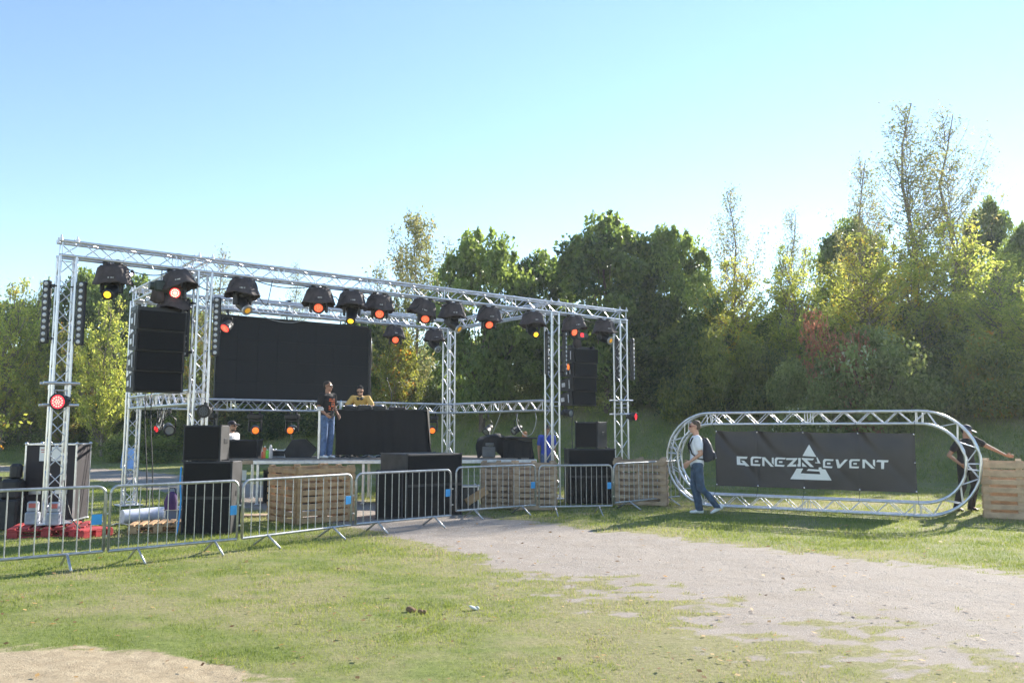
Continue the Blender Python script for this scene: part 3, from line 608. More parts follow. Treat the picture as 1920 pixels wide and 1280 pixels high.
# ---- small par lamps ----
def par(p, yaw, tilt, label, mats, r=.1, ln=.2, yoke=(0, 0, 1), drop=.25, cat='stage light', grp=None, chrome=False):
    rt = empty('par_light', tuple(p), 0, label, cat, grp); d = aim(yaw, tilt); c = Vector(yoke)*-drop; up = Vector(yoke)
    mb = MB(); mb.lathe(c, d, [(-ln*.6, r*.45), (-ln*.5, r*.8), (-ln*.1, r*.95), (ln*.4, r*1.0), (ln*.42, r*1.12), (ln*.5, r*1.12), (ln*.5, r*.95), (ln*.46, r*.9)], 18); b_ = mb.build('lamp_body', CHROME if chrome else BLK, rt)
    if mats[1] is None: mb = MB(); mb.lathe(c+d*ln*.45, d, [(0, r*.9), (.006, r*.6), (.01, .004)], 16); mb.build('lens', mats[0], b_)
    else: leddisc(b_, c+d*ln*.48, d, r*.88, *mats)
    s = d.cross(up).normalized(); mb = MB()
    mb.path([c+s*r*1.15, c+s*r*1.2+up*drop*.5, c+up*drop*.75, c-s*r*1.2+up*drop*.5, c-s*r*1.15], .011, 6)
    mb.bbox(tuple(up*-.02), (.06, .06, .09), .01); mb.tube(c+up*drop*.75, (0, 0, 0), .012, 6); mb.build('yoke', BLK, rt)
    return rt
par(at(115, 738, 13.05), 0, 5, 'round lamp glowing red on the front of the leftmost tower', (emat('bright_red_led', (1, .02, .04), 1.6, (.3, .01, .01)), emat('bright_red_dot', (1, .16, .12), 2.6)), .12, .2, drop=.12)
par(S(4.16, 4.3, HT-.3), -25, 40, 'lamp with a red-orange face hanging at the top left corner of the screen', (RD, OR2), .12, .22, drop=.36)
par(at(386, 757, 14.5), 0, 5, 'unlit round LED lamp on the second front tower facing the lawn', (BLK, LG), .105, .2, drop=.12)
par(at(1052, 774, 19.85), 50, 5, 'black lamp clamped to the third front tower, turned right', (LG, None), .09, .24, yoke=(-1, 0, 0), drop=.15)
par(at(1176, 781, 21.3), 60, 0, 'lamp with red face sticking out right of the outer right tower', (RD, None), .1, .24, yoke=(-1, 0, 0), drop=.12)
par(at(1052, 688, 20.1), 60, 0, 'small glowing orange lamp beside the right speaker column', (AM, None), .09, .18, yoke=(-1, 0, 0), drop=.1)
par(at(248, 508, 17.6), 0, 10, 'tiny dazzling white lamp at the top of the rear left tower', (WH, None), .035, .08, drop=.08)
MG = 'lamps hung under the rear mid height beam'
def mover(p, yaw, tilt, label, m, grp=MG):
    rt = empty('moving_light', tuple(p), 0, label, 'stage light', grp); d = aim(yaw, tilt); hc = Vector((0, 0, -.42))
    mb = MB(); mb.bbox((0, 0, -.1), (.34, .24, .12), .02)
    for sx in (-.1, .1): mb.box((sx, 0, -.0), (.04, .08, .1))
    b_ = mb.build('lamp_base', BLK, rt); mb = MB(); mb.bbox((0, 0, -.2), (.32, .12, .06), .015)
    for sx in (-.145, .145): mb.bbox((sx, 0, -.33), (.04, .11, .28), .015)
    mb.build('yoke', BLK, rt); mb = MB(); mb.lathe(hc, d, [(-.17, .05), (-.14, .105), (.03, .115), (.14, .1), (.17, .1), (.172, .085)], 18); h_ = mb.build('lamp_head', BLK, rt)
    mb = MB(); mb.lathe(hc+d*.165, d, [(0, .088), (.012, .07), (.02, .004)], 16); mb.build('lens', m, h_); return rt
mover(S(3.83, 4.4, 2.05), 15, 5, 'black moving lamp with amber lens under the rear beam, nearest the left speaker stack', AM)
mover(S(4.95, 4.4, 2.05), 20, 5, 'black moving lamp with amber lens, left of the lamp under the middle of the screen', AM)
mover(S(5.88, 4.4, 2.05), 0, 5, 'black moving lamp with amber lens hanging under the middle of the screen', AM)
mover(S(9.95, 4.4, 2.05), 10, 8, 'black moving lamp with amber lens between the black booth and the rear tower', AM)
p = S(10.515, 2.55, 2.02); par(p, -35, 35, 'shiny chrome lamp under the right side beam, farther from the third front tower', (LG, None), .1, .26, drop=.38, chrome=False)
p = S(10.515, 1.35, 2.02); par(p, -55, 25, 'shiny lamp with looped cable under the right side beam, nearer the third front tower', (LG, None), .09, .26, drop=.38)
p = S(2.2, 1.7, 2.02); par(p, 30, 20, 'black lamp hanging under the left side beam, right of the cable bundle', (LG, None), .1, .24, drop=.36)
p = S(2.2, 2.3, 2.02); par(p, -30, 20, 'black lamp with reddish lens hanging under the left side beam among cables', (RD, None), .07, .2, drop=.34)
def cable(name, pts, label, m=CABLE, r=.01, parent=None):
    o = Vector(pts[0]); mb = MB(); P = [Vector(p)-o for p in pts]; Q = []
    for i in range(len(P)-1):
        a = P[max(i-1, 0)]; b_ = P[i]; c = P[i+1]; d = P[min(i+2, len(P)-1)]
        for t in (0, .25, .5, .75): Q.append(.5*((2*b_)+(c-a)*t+(2*a-5*b_+4*c-d)*t*t+(3*b_-a-3*c+d)*t**3))
    Q.append(P[-1]); mb.path(Q, r, 6); return tag(mb.build(name, m, None, loc=tuple(o)), label, 'cable')
cable('cable', [S(10.515, 1.3, 2.05), S(10.4, 1.2, 1.8), S(10.4, .9, 1.5), S(10.4, .6, 1.55), S(10.4, .45, 1.85), S(10.5, .6, 2.05)], 'pale cable loop under the right side beam near the third front tower', CABLEG, .009)
cable('cable', [S(10.515, 2.5, 1.7), S(10.4, 2.3, 1.45), S(10.4, 2.1, 1.7), S(10.5, 2.0, 2.05)], 'pale cable hanging beside the farther chrome lamp under the right side beam', CABLEG, .008)
for k, (b0, dz) in enumerate(((1.9, 0), (2.05, .1), (2.2, -.05))):
    cable('cable', [S(2.2, b0, 2.06), S(2.12, b0-.12, 1.8-dz), S(2.1, b0+.1, 1.62+dz), S(2.2, b0+.3, 1.85), S(2.2, b0+.35, 2.06)], ['dark cable loop under the left side beam nearest the second front tower', 'lowest grey cable loop in the bundle under the left side beam', 'dark cable loop in the bundle under the left side beam nearest the rear tower'][k], [CABLE, CABLEG, CABLE][k], .009)
for k, x in enumerate((273, 284)):
    cable('cable', [at(x, 735, 15.6), at(x-1, 800, 15.5), at(x+2, 880, 15.4), at(x+2, 940, 15.3), at(x-5+k*16, 975, 15.2)], ['left one of two cables dropping from the left speaker column to the grass', 'right one of two cables dropping from the left speaker column to the grass'][k], CABLE, .011)
cable('cable', [S(11.3, .1, 2.2), S(11.25, .1, 1.7), S(11.22, .05, 1.2), S(11.2, 0, 1.0)], 'thin cable dropping below the right speaker column', CABLE, .01)
cable('cable', [S(5.2, -.1, 4.45), S(5.3, -.1, 4.2), S(5.1, 0, 4.0), S(4.9, .2, 4.1), S(4.3, .1, 4.38)], 'black cable loop under the front beam between hooded lamps', CABLE, .009) if False else None
cable('cable', [S(2.95, -.1, 4.45), S(3.2, -.1, 4.1), S(3.35, -.1, 3.95), S(3.45, 0, 4.2), S(3.5, 0, 4.5)], 'thin cable looping beside the dim yellow hooded lamp right of the second tower', CABLE, .008)
cable('cable', [S(4.9, 4.3, 4.4), S(5.3, 4.25, 4.27), S(5.8, 4.3, 4.27), S(6.2, 4.3, 4.42)], 'cable sagging over the upper left of the big black screen', CABLEG, .008)
AS = [f[0] for f in FL]; ORD = ['first', 'second', 'third', 'fourth', 'fifth', 'sixth', 'seventh', 'eighth', 'ninth', 'tenth', 'eleventh', 'twelfth']
rd_ = random.Random(12)
for i in range(11):
    a0, a1 = AS[i]+.12, AS[i+1]-.12; L_ = a1-a0; dz = [.16, .3, .1, .22][i % 4]
    if L_ < .3: a0 -= .1; a1 += .1
    cable('cable', [S(a0, -.1, HT-.3)]+[S(a0+(a1-a0)*t, -.11+.03*rd_.uniform(-1, 1), HT-.3-dz*4*t*(1-t)*rd_.uniform(.8, 1.1)) for t in (.2, .4, .6, .8)]+[S(a1, -.1, HT-.3)], 'black cable sagging under the front beam between the %s and %s hooded lamps' % (ORD[i], ORD[i+1]), CABLE, .009)
    cable('safety_wire', [S(AS[i], -.14, HT-.03), S(AS[i]+.14, -.16, HT-.2), S(AS[i]+.1, -.14, HT-.42)], 'thin steel safety wire on the %s hooded lamp from the left under the front beam' % ORD[i], STEEL, .004)
# ---- LED pixel bars on towers ----
def bar(a, off, z0, z1, yaw, lab):
    p = S(a, -.02, 0)+Vector((off, 0, 0)); rt = empty('led_bar', (p.x, p.y, z0), yaw, lab, 'light bar', 'upright black LED bars on the front towers')
    h = z1-z0; mb = MB(); mb.bbox((0, 0, h/2), (.115, .09, h), .012); mb.build('housing', BLK, rt)
    for k in range(10): mb = MB(); mb.lathe((0, -.046, h*(k+.5)/10), (0, -1, 0), [(0, .034), (.006, .03), (.012, .018), (.013, .003)], 12); mb.build('lens', PIX, rt)
    sg = 1 if off < 0 else -1
    for z in (h*.08, h*.92): mb = MB(); mb.tube((0, .02, z), (sg*.2, .02, z), .014, 6); mb.box((sg*.09, .02, z), (.05, .06, .05)); mb.build('clamp', BLK, rt)
PIX = mat('pale_pixel_lens', (.55, .56, .6), .25)
for a, o, z0, z1, yaw, lab in ((0, -.3, 3.03, 4.06, 0, 'LED bar left of the leftmost tower'), (0, .27, 3.0, 4.04, 0, 'LED bar right of the leftmost tower'),
    (2.2, -.28, 2.93, 3.98, 0, 'LED bar left of the second front tower'), (2.2, .27, 2.95, 4.0, 0, 'LED bar right of the second front tower, at the edge of the screen'),
    (10.53, -.13, 2.96, 4.0, .9, 'LED bar inside the left side of the third front tower'), (10.53, .29, 2.93, 3.98, 1.1, 'LED bar right of the third front tower'),
    (12.88, -.09, 2.86, 3.98, .9, 'LED bar inside the left side of the outer right tower'), (12.88, .29, 2.9, 3.98, 1.1, 'LED bar right of the outer right tower')): bar(a, o, z0, z1, yaw, 'black '+lab)
# ---- line arrays ----
def array(a, b, zt, lab, hoist_red=False):
    rt = empty('line_array', tuple(S(a, b, zt)), TH+.0, lab, 'speaker'); ch = .345; tl_ = 0
    mb = MB(); mb.box((0, .0, .05), (.78, .06, .06)); mb.box((-.36, .1, .05), (.05, .5, .07)); mb.box((.36, .1, .05), (.05, .5, .07)); mb.build('rigging_frame', BLK, rt)
    z = 0; tt = 0
    for k in range(4):
        tt = [0, 1, 3, 6][k]; M = Matrix.Rotation(R(-tt), 3, 'X'); c = Vector((0, .03*k, -ch/2-k*(ch+.012)))
        bm = bmesh.new(); pts = []
        for x in (-.41, .41):
            for (y, zz) in ((-.24, ch/2), (-.24, -ch/2), (.24, ch*.36), (.24, -ch*.36), (0, ch/2-.01), (0, -ch/2+.01)): pts.append(M @ Vector((x, y, zz)))
        vv = [bm.verts.new(c+p) for p in pts]; bmesh.ops.convex_hull(bm, input=vv); bm.verts.index_update()
        mb = MB(); mb.add([v.co for v in bm.verts], [[v.index for v in f.verts] for f in bm.faces]); bm.free(); cb = mb.build('cabinet', BLKR, rt)
        mb = MB(); mb.bbox(c+M @ Vector((0, -.25, 0)), (.76, .03, ch-.03), .008, M); mb.build('grille', GRILL, cb)
        mb = MB()
        for sx in (-1, 1): mb.bbox(c+M @ Vector((sx*.415, .08, 0)), (.012, .12, .1), .004, M); mb.tube(c+M @ Vector((sx*.425, -.14, ch*.3)), c+M @ Vector((sx*.425, -.14, -ch*.3)), .012, 6)
        mb.build('handle', ALU2, cb)
    return rt
array(1.5, .1, 3.68, 'black hanging speaker column of four cabinets between the two left front towers')
array(11.52, .1, 3.62, 'black hanging speaker column of four cabinets between the two right front towers')
def hoist(a, z, lab, red=False):
    rt = empty('chain_hoist', tuple(S(a, .05, z)), TH, lab, 'chain hoist'); mb = MB(); mb.bbox((0, 0, 0), (.26, .22, .2), .03); mb.tube((.13, 0, 0), (.27, 0, 0), .08, 14); mb.tube((-.13, 0, 0), (-.2, 0, 0), .07, 14); mb.build('motor', BLKG, rt)
    mb = MB(); mb.tube((0, 0, .1), (0, 0, HT-.3-z), .012, 6); mb.tube((0, 0, -.1), (0, 0, -.3), .012, 6)
    mb.build('chain', STEEL, rt)
    mb = MB(); mb.loft([((-.05, .0, -.08), .1, .08, (1, 0, 0), (0, 1, 0)), ((-.05, 0, -.26), .13, .1, (1, 0, 0), (0, 1, 0)), ((-.05, 0, -.3), .04, .03, (1, 0, 0), (0, 1, 0))], 14); mb.build('chain_bag', HOODM, rt)
    if red: mb = MB(); mb.bbox((.02, -.115, .02), (.1, .01, .09), .003); mb.build('red_badge', RD, rt)
BLKG = mat('grey_green_motor', (.05, .065, .06), .5, .2)
hoist(1.5, 4.13, 'grey-green hoist motor above the left hanging speaker column'); hoist(11.45, 3.95, 'black hoist motor with a small red badge above the right hanging speaker column', True)
mb = MB(); n = 30; vs = []; fs = []; prof = [(.02, .02), (.0, .16), (-.1, .23), (-.2, .27), (-.27, .29)]
for z, r in prof:
    for k in range(n): t = 2*math.pi*k/n; vs.append((math.cos(t)*r*(1+.06*math.sin(5*t+z*20)), math.sin(t)*r, z+.03*math.sin(3*t)))
for i in range(len(prof)-1): fs += [(i*n+k, i*n+(k+1) % n, (i+1)*n+(k+1) % n, (i+1)*n+k) for k in range(n)]
fs.append(tuple(range(n))); mb.add(vs, fs, True); tag(mb.build('rain_cover', HOODM, None, loc=tuple(S(1.75, .15, 4.03))), 'brown-black fabric rain cover draped over the top of the left speaker column', 'cover')
# ---- speakers on the ground ----
def spk(x, y, rz, w, d, h, z, lab, cab=BLKR, name='subwoofer', side=False, feet=True, split=0):
    rt = empty(name, (x, y, z), rz, lab, 'speaker'); mb = MB(); mb.bbox((0, 0, h/2), (w, d, h), .012); cb = mb.build('cabinet', cab, rt)
    mb = MB(); n = split or 1
    for k in range(n): mb.bbox((0, -d/2-.006, h*(k+.5)/n), (w-.05, .02, h/n-.05), .006)
    mb.build('grille', GRILL, rt); 
    for sx in (-1, 1): mb = MB(); mb.bbox((sx*(w/2+.002), .02, h*.55), (.01, .16, .08), .003); mb.build('handle', BLK, rt)
    for sx in (-1, 1):
        for sz in (0, 1):
            for sy in (-1, 1): mb = MB(); mb.bbox((sx*(w/2-.015), sy*(d/2-.015), sz*(h)-.0), (.05, .05, .02 if sz else .03), .004); mb.build('corner', BLK, rt)
    return rt
# left stack: tall sub pair, top box split in front/side
spk(-4.81, 13.45, .0, .78, .5, 1.13, 0.01, 'tall black subwoofer carrying the left black speaker, with a blue strap beside it', split=2)
spk(-4.95, 13.5, .0, .6, .42, .56, 1.15, 'black speaker standing on the left subwoofer', BLKR, 'speaker')
spk(-1.775, 16.35, .668, 1.26, 1.0, 1.17, .01, 'largest black subwoofer block in the middle in front of the stage', split=2)
spk(-2.3, 15.75, .12, .5, .5, .86, .01, 'dark grey speaker box just left of the largest black subwoofer block', mat('dark_grey_paint', (.045, .045, .05), .6, 0, .2, 20), 'speaker')
q = spk(1.74, 18.8, .06, 1.05, .75, 1.2, .01, 'tall black subwoofer in front of the right speaker column, left of the last pallet crate', split=2)
spk(1.8, 18.95, -.5, .56, .55, .58, 1.23, 'black speaker standing on the right subwoofer', BLKR, 'speaker')
# ---- deck ----
DK = Vector((-6.17, 18.15, 0)); da = math.atan2(.7, 6.7); dk = empty('stage_deck', tuple(DK), da, 'low stage platform with silver edge rails in front of the screen', 'stage')
mb = MB()
for i in range(3):
    for j in range(2): mb.bbox((1.12+i*2.24, .52+j*1.0, .985), (2.235, .995, .03), .004)
mb.build('deck_panel', mat('deck_plywood', (.2, .17, .14), .7, 0, .25, 10, .1, 60), dk)
mb = MB(); mb.bbox((3.63, -.003, .93), (6.2, .03, .085), .006); mb.bbox((3.63, -.012, .9), (6.2, .02, .02), .004); mb.bbox((3.63, -.012, .955), (6.2, .02, .02), .004); mb.bbox((6.745, .95, .93), (.03, 2, .085), .006); mb.build('edge_rail', ALU, dk)
mb = MB(); mb.bbox((.26, -.003, .93), (.52, .035, .085), .006); mb.build('edge_board', WOODG, dk)
for i in range(4):
    for j in range(2):
        mb = MB(); x = [.14, .62, 2.9, 5.9][i]; mb.bbox((x, .08+j*1.8, .45), (.06, .06, .87), .006); mb.bbox((x, .08+j*1.8, .02), (.1, .1, .02), .004); mb.build('leg', ALU, dk)
def D(px, py, dy=0):  # point on deck top seen at a picture position
    x = (px-960)/F; v = (640-py)/F; c, s = math.cos(PITCH), math.sin(PITCH); t = (1.0-EYE)/(s+c*v); return Vector((x*t, (c-s*v)*t, 1.0))
# upright post with bracket
p = D(597, 860); rt = empty('steel_post', tuple(p), 0, 'thin silver post with a bracket on top beside the man in the black shirt', 'post'); mb = MB(); mb.bbox((0, 0, .53), (.045, .045, 1.06), .006); mb.build('pole', ALU, rt); mb = MB(); mb.bbox((0.01, 0, 1.08), (.15, .1, .06), .01); mb.bbox((0.01, 0, 1.125), (.1, .08, .03), .006); mb.build('bracket', ALU2, rt)
# booth
bo = Vector((-3.22, 19.75, 1.0)); bt = empty('dj_booth', tuple(bo), .06, 'table wrapped in black cloth with the mixing gear on top', 'booth')
mb = MB(); n = 60; vs = []
for j in range(13):
    z = 1.07*(1-j/12)+.04
    for k in range(n):
        t = k/(n-1); x = -.95+2.14*t
        yy = .0+.018*math.sin(x*9+j*.2)+.012*math.sin(x*23+1)*(j/12)
        xr = x+(.12*(j/12)**1.5 if t > .93 else 0)
        if t > .98: yy += .1
        vs.append((xr, yy-.03*(j/12), z-(.03 if t > .96 and j == 0 else 0)))
fs = [(j*n+k, j*n+k+1, (j+1)*n+k+1, (j+1)*n+k) for j in range(12) for k in range(n-1)]
mb.add(vs, fs, True)
for sx, x0, x1 in ((-1, -.95, -.95), (1, 1.19, 1.27)):
    vs = []
    for j in range(8):
        z = 1.11*(1-j/7)+.02
        for k in range(8): vs.append((x0+(x1-x0)*j/7+.02*math.sin(k*2+j*.3), k*.1, z))
    mb.add(vs, [(j*8+k, j*8+k+1, (j+1)*8+k+1, (j+1)*8+k) for j in range(7) for k in range(7)], True)
mb.build('drape', CLOTH, bt)
mb = MB(); mb.bbox((.12, .38, 1.1), (2.15, .78, .03), .008); mb.build('table_top', BLK, bt)
gt = bo+Vector((0, 0, 1.12))
def gear(x, w, h, lab, m, name='media_player'):
    rt = empty(name, (bo.x+x, bo.y+.32, bo.z+1.117), .06, lab, 'dj equipment'); mb = MB(); mb.bbox((0, 0, h/2), (w, .36, h), .012); mb.build('body', m, rt)
    mb = MB()
    if name == 'media_player': mb.lathe((0, -.03, h), (0, 0, 1), [(0, .105), (.018, .1), (.02, .01)], 20)
    else:
        for i in range(4):
            for j in range(5): mb.tube((-w*.33+i*w*.22, -.12+j*.06, h), (-w*.33+i*w*.22, -.12+j*.06, h+.018), .009, 6)
    mb.build('jog_wheel' if name == 'media_player' else 'knob', ALU2, rt)
gear(-.68, .3, .09, 'black media player left of the mixer on the booth', BLK); gear(-.34, .32, .1, 'flat black mixer on the booth in front of the man in mustard', BLK, 'mixer'); gear(0.02, .32, .09, 'black media player right of the mixer on the booth', BLK)
gear(.45, .4, .06, 'low dark box at the right end of the booth', HOODM, 'controller')
rt = empty('plastic_bottle', tuple(bo+Vector((-.9, .2, 1.117))), 0, 'clear plastic water bottle on the left end of the booth', 'bottle'); mb = MB(); mb.lathe((0, 0, 0), (0, 0, 1), [(0, .028), (.01, .032), (.12, .032), (.15, .03), (.18, .014), (.2, .013)], 14); mb.build('body', mat('clear_plastic', (.6, .66, .7), .15), rt); mb = MB(); mb.tube((0, 0, .2), (0, 0, .22), .015, 10); mb.build('cap', BLUET, rt)
rt = empty('small_lamp', tuple(at(609, 762, 18.85)), 0, 'small lamp glowing blue-white beside the man in the black shirt', 'lamp'); mb = MB(); mb.lathe((0, 0, 0), (0, -1, 0), [(-.08, .03), (-.05, .05), (.0, .055)], 14); mb.build('lamp_body', BLK, rt); mb = MB(); mb.lathe((0, 0, 0), (0, -1, 0), [(0, .05), (.01, .04), (.015, .004)], 14); mb.build('lens', BLU, rt)
# mic stand
p = D(697, 852); rt = empty('microphone_stand', (p.x+.25, p.y+1.6, 0.9), 0, 'thin black microphone stand behind the man in mustard', 'microphone stand'); mb = MB(); mb.tube((0, 0, .12), (0, 0, 1.75), .012, 8)
for k in range(3): a = k*2.09; mb.tube((0, 0, .3), (math.cos(a)*.3, math.sin(a)*.3, .1), .009, 6)
mb.build('stand', BLK, rt); mb = MB(); mb.tube((0, 0, 1.75), (-.12, -.05, 2.1), .009, 6); mb.ell((-.13, -.05, 2.13), (.025, .025, .035)); mb.build('microphone', BLK, rt)
# things on the deck, left
p = D(459, 858); spk(p.x, p.y, .05, .68, .45, .41, 1.0, 'small black speaker box lying on the left part of the deck', BLKR, 'speaker')
for k, (px, m, hh, lab) in enumerate(((496, 'or', .27, 'orange bottle beside the small black speaker box on the deck'), (501, 'gr', .2, 'green drinking bottle beside the small black speaker box on the deck'), (507, 'wh', .3, 'tall white bottle with orange band left of the small flight case'), (493, 'rd', .17, 'short red can touching the small black speaker box on the deck'))):
    p = D(px, 858.5); cm = {'or': (.75, .2, .06), 'gr': (.2, .65, .06), 'wh': (.7, .62, .6), 'rd': (.6, .1, .06)}[m]
    rt = empty('can' if m == 'rd' else 'bottle', tuple(p), 0, lab, 'can' if m == 'rd' else 'bottle'); mb = MB(); mb.lathe((0, 0, 0), (0, 0, 1), [(0, .035), (.01, .04), (hh*.75, .04), (hh*.85, .03), (hh*.9, .018)], 14); mb.build('body', mat('bottle_'+m, cm, .3), rt)
    mb = MB(); mb.tube((0, 0, hh*.9), (0, 0, hh), .02, 10); mb.build('cap', PAPER if m != 'or' else WHITET, rt)
def fcase(x, y, rz, w, d, h, z, lab, body=BLK, lid=None, t=.022):
    rt = empty('flight_case', (x, y, z), rz, lab, 'flight case'); mb = MB(); mb.box((0, 0, h/2), (w-.01, d-.01, h-.01)); mb.build('body', body, rt); mb = MB()
    for sx in (-1, 1):
        for sy in (-1, 1): mb.bbox((sx*(w/2-t/2), sy*(d/2-t/2), h/2), (t+.008, t+.008, h), .004)
    for sz in (t/2, h-t/2):
        for sx in (-1, 1): mb.bbox((sx*(w/2-t/2), 0, sz), (t+.006, d-.0, t+.006), .004)
        for sy in (-1, 1): mb.bbox((0, sy*(d/2-t/2), sz), (w-.0, t+.004, t+.004), .004)
    for sx in (-1, 1):
        for sy in (-1, 1):
            for sz in (0, h): mb.ell((sx*(w/2-.01), sy*(d/2-.01), sz), (t*1.3, t*1.3, t*1.3), None, 10, 6)
    mb.build('edge_trim', ALU, rt); return rt
p = D(522, 857); fcase(p.x, p.y+.15, 0, .32, .3, .17, 1.0, 'small black flight case with silver edges left of the wedge monitor')
p = D(560, 857); rt = empty('wedge_monitor', tuple(p+Vector((0, .15, 0))), .25, 'black wedge monitor speaker on the deck left of the man in black', 'speaker')
mb = MB(); prof = [(-.33, .0), (-.37, .13), (-.2, .4), (.1, .42), (.37, .17), (.24, .0)]; vs = [(x, -.2, z) for x, z in prof]+[(x, .26, z) for x, z in prof]
mb.add(vs, [tuple(range(6)), tuple(range(6, 12))[::-1]]+[(i, 6+i, 6+(i+1) % 6, (i+1) % 6) for i in range(6)]); mb.build('cabinet', BLKR, rt)
mb = MB(); dx = Vector((.27, 0, -.25)).normalized(); mb.bbox((.245, .03, .305), (.33, .4, .02), .004, Matrix.Rotation(R(43), 3, 'Y')); mb.build('grille', GRILL, rt)
for k, (x0, x1, m) in enumerate(((640, 690, CABLE), (680, 730, CABLEG), (650, 720, CABLE), (600, 640, CABLE))):
    P = [D(x0+(x1-x0)*i/5, 858-(1.5 if i % 2 else 0)-k*.5)+Vector((0, 0, .015+.02*(i % 2))) for i in range(6)]; cable('cable', P, ['black cable lying on the deck below the booth', 'grey cable lying on the deck at the right foot of the booth', 'second black cable on the deck, behind the first below the booth', 'black cable on the deck at the white shoes of the man in black'][k], m, .018)
# covered console
cv = empty('covered_console', tuple(D(948, 858)), .05, 'equipment covered with black sheeting at the right end of the deck', 'covered equipment')
mb = MB(); n = 34
pr = [(-.66, .0, .18), (-.65, .3, .16), (-.6, .48, .12), (-.42, .55, .1), (-.2, .5, .12), (-.05, .42, .2), (.08, .32, .3)]
rows = []
def drape(xa, xb, top, yb, sag, seed):
    n, m = 26, 16; vs = []; rd_ = random.Random(seed); ph = [rd_.random()*6 for _ in range(4)]
    for j in range(m+1):
        v = j/m
        for i in range(n+1):
            u_ = i/n; x = xa+(xb-xa)*u_; zt = top(u_)
            if v < .4: y = yb+.7*(1-v/.4); z = zt+.02*math.sin(9*u_+ph[0])+.03*math.sin(5*v*3+ph[1])
            else:
                w_ = (v-.4)/.6; y = yb-.02-.03*math.sin(u_*14+ph[2])*w_-.04*w_; z = zt*(1-w_)+sag(u_)*w_
            vs.append((x+.02*math.sin(v*8+i), y, z))
    return vs, [(j*(n+1)+i, j*(n+1)+i+1, (j+1)*(n+1)+i+1, (j+1)*(n+1)+i) for j in range(m) for i in range(n)]
vs, fs = drape(-.66, .06, lambda u_: .36+.16*math.sin(u_*2.8), .15, lambda u_: .3*max(0, 1-abs(u_-.45)*3)+.0, 1); mb.add(vs, fs, True)
vs, fs = drape(-.05, .62, lambda u_: .42+.03*math.sin(u_*5), -.05, lambda u_: -.1, 2); mb.add(vs, fs, True); mb.build('sheet', CLOTH, cv)
mb = MB(); mb.bbox((.32, .1, .455), (.78, .5, .035), .01, Matrix.Rotation(R(2), 3, 'Y')); mb.build('lid', BLK, cv)
mb = MB(); mb.bbox((-.38, .2, .13), (.3, .3, .24), .015); mb.bbox((-.36, .2, .3), (.2, .24, .08), .015); mb.tube((-.36, .2, .34), (-.36, .2, .38), .05, 10); mb.build('stand', mat('dusty_grey', (.12, .12, .12), .7), cv)
mb = MB(); mb.box((.3, .2, .2), (.6, .4, .45)); mb.build('body', BLK, cv)

# ---- pallet crates ----
def crate(x, y, rz, w, d, h, lab, m=WOOD, rows=7, back=True, sh=.085):
    rt = empty('pallet_crate', (x, y, .0), rz, lab, 'crate'); rd_ = random.Random(int(x*37+y)); gap = (h-.02)/rows
    sides = [((0, -d/2, 0), 0, w, 'front'), ((-w/2, 0, 0), R(90), d, 'l'), ((w/2, 0, 0), R(90), d, 'r')]+([((0, d/2, 0), 0, w, 'b')] if back else [])
    for (cx, cy, _), rr, L_, s_ in sides:
        Mz = Matrix.Rotation(rr, 3, 'Z'); mb = MB(); out = Vector((cx, cy, 0)).normalized()
        for k in range(rows):
            z = .02+gap*k+sh/2+rd_.uniform(-.006, .006); mb.bbox(Vector((cx, cy, z))+out*.013*(1 if 1 else 0), (L_-(.0 if rr == 0 else .05)-rd_.random()*.01, .02, sh+rd_.uniform(-.012, .01)), .003, Mz @ Matrix.Rotation(R(rd_.uniform(-.5, .5)), 3, 'Y'))
        mb.build('slat', m, rt); mb = MB()
        for t in (-.46, -.02, .44): mb.bbox(Vector((cx, cy, h/2))+(Mz @ Vector((t*L_*.97, 0, 0)))-out*.036, (.1 if rr == 0 else .09, .075, h), .004, Mz)
        mb.build('post', m, rt)
    return rt
crate(-3.655, 15.25, .75, 1.16, 1.08, 1.0, 'pale wooden pallet crate under the deck edge, nearest the left subwoofer', WOOD, 8)
crate(-.27, 17.75, .0, .72, .8, .98, 'left greyish pallet crate of the pair right of the largest subwoofer', WOODG, 8)
crate(.48, 17.45, .0, .86, .8, .98, 'right greyish pallet crate of the pair, behind the barrier with a blue tag', WOODG, 8)
crate(2.86, 18.5, -.22, 1.12, .9, 1.02, 'pallet crate between the right subwoofer and the oval truss', WOODG, 7)
crate(9.58, 15.75, -.54, 1.25, 1.0, 1.08, 'new pale wooden crate at the right picture edge', mat('new_pallet_wood', (.5, .35, .22), .8, 0, .15, 7, .2, 50), 7, sh=.1)
# ---- crowd barriers ----
def make_barrier():
    rt = empty('crowd_barrier', (0, 0, 0)); L_ = 2.0; zt, zb = .95, .17; r = .1; rb = .019
    P = []
    for cx, cz, a0 in ((r, zt-r, 180), (L_-r, zt-r, 90)):
        for k in range(6): a = R(a0-k*18); P.append((cx+r*math.cos(a), 0, cz+r*math.sin(a)))
    mb = MB(); mb.path([(0, 0, zb)]+P+[(L_, 0, zb)], rb, 10); mb.tube((0, 0, zb), (L_, 0, zb), rb, 10); mb.build('frame', STEEL, rt)
    mb = MB(); n = 14
    for k in range(1, n): x = L_*k/n; mb.tube((x, 0, zb), (x, 0, zt), .0075, 6, caps=False)
    mb.build('bar', STEEL, rt)
    for x in (.42, 1.62):
        mb = MB(); mb.path([(x+.0, -.3, .015), (x, -.02, zb), (x, .02, zb), (x, .3, .015)], .016, 6); mb.build('foot', STEEL, rt)
    mb = MB(); 
    for z in (.35, .62): mb.box((L_+.02, 0, z), (.07, .02, .02))
    mb.build('hook', STEEL, rt)
    mb = MB(); mb.bbox((L_-.09, -.03, .56), (.11, .006, .125), .002); mb.build('tag', BLUET, rt); return rt
bar0 = make_barrier()
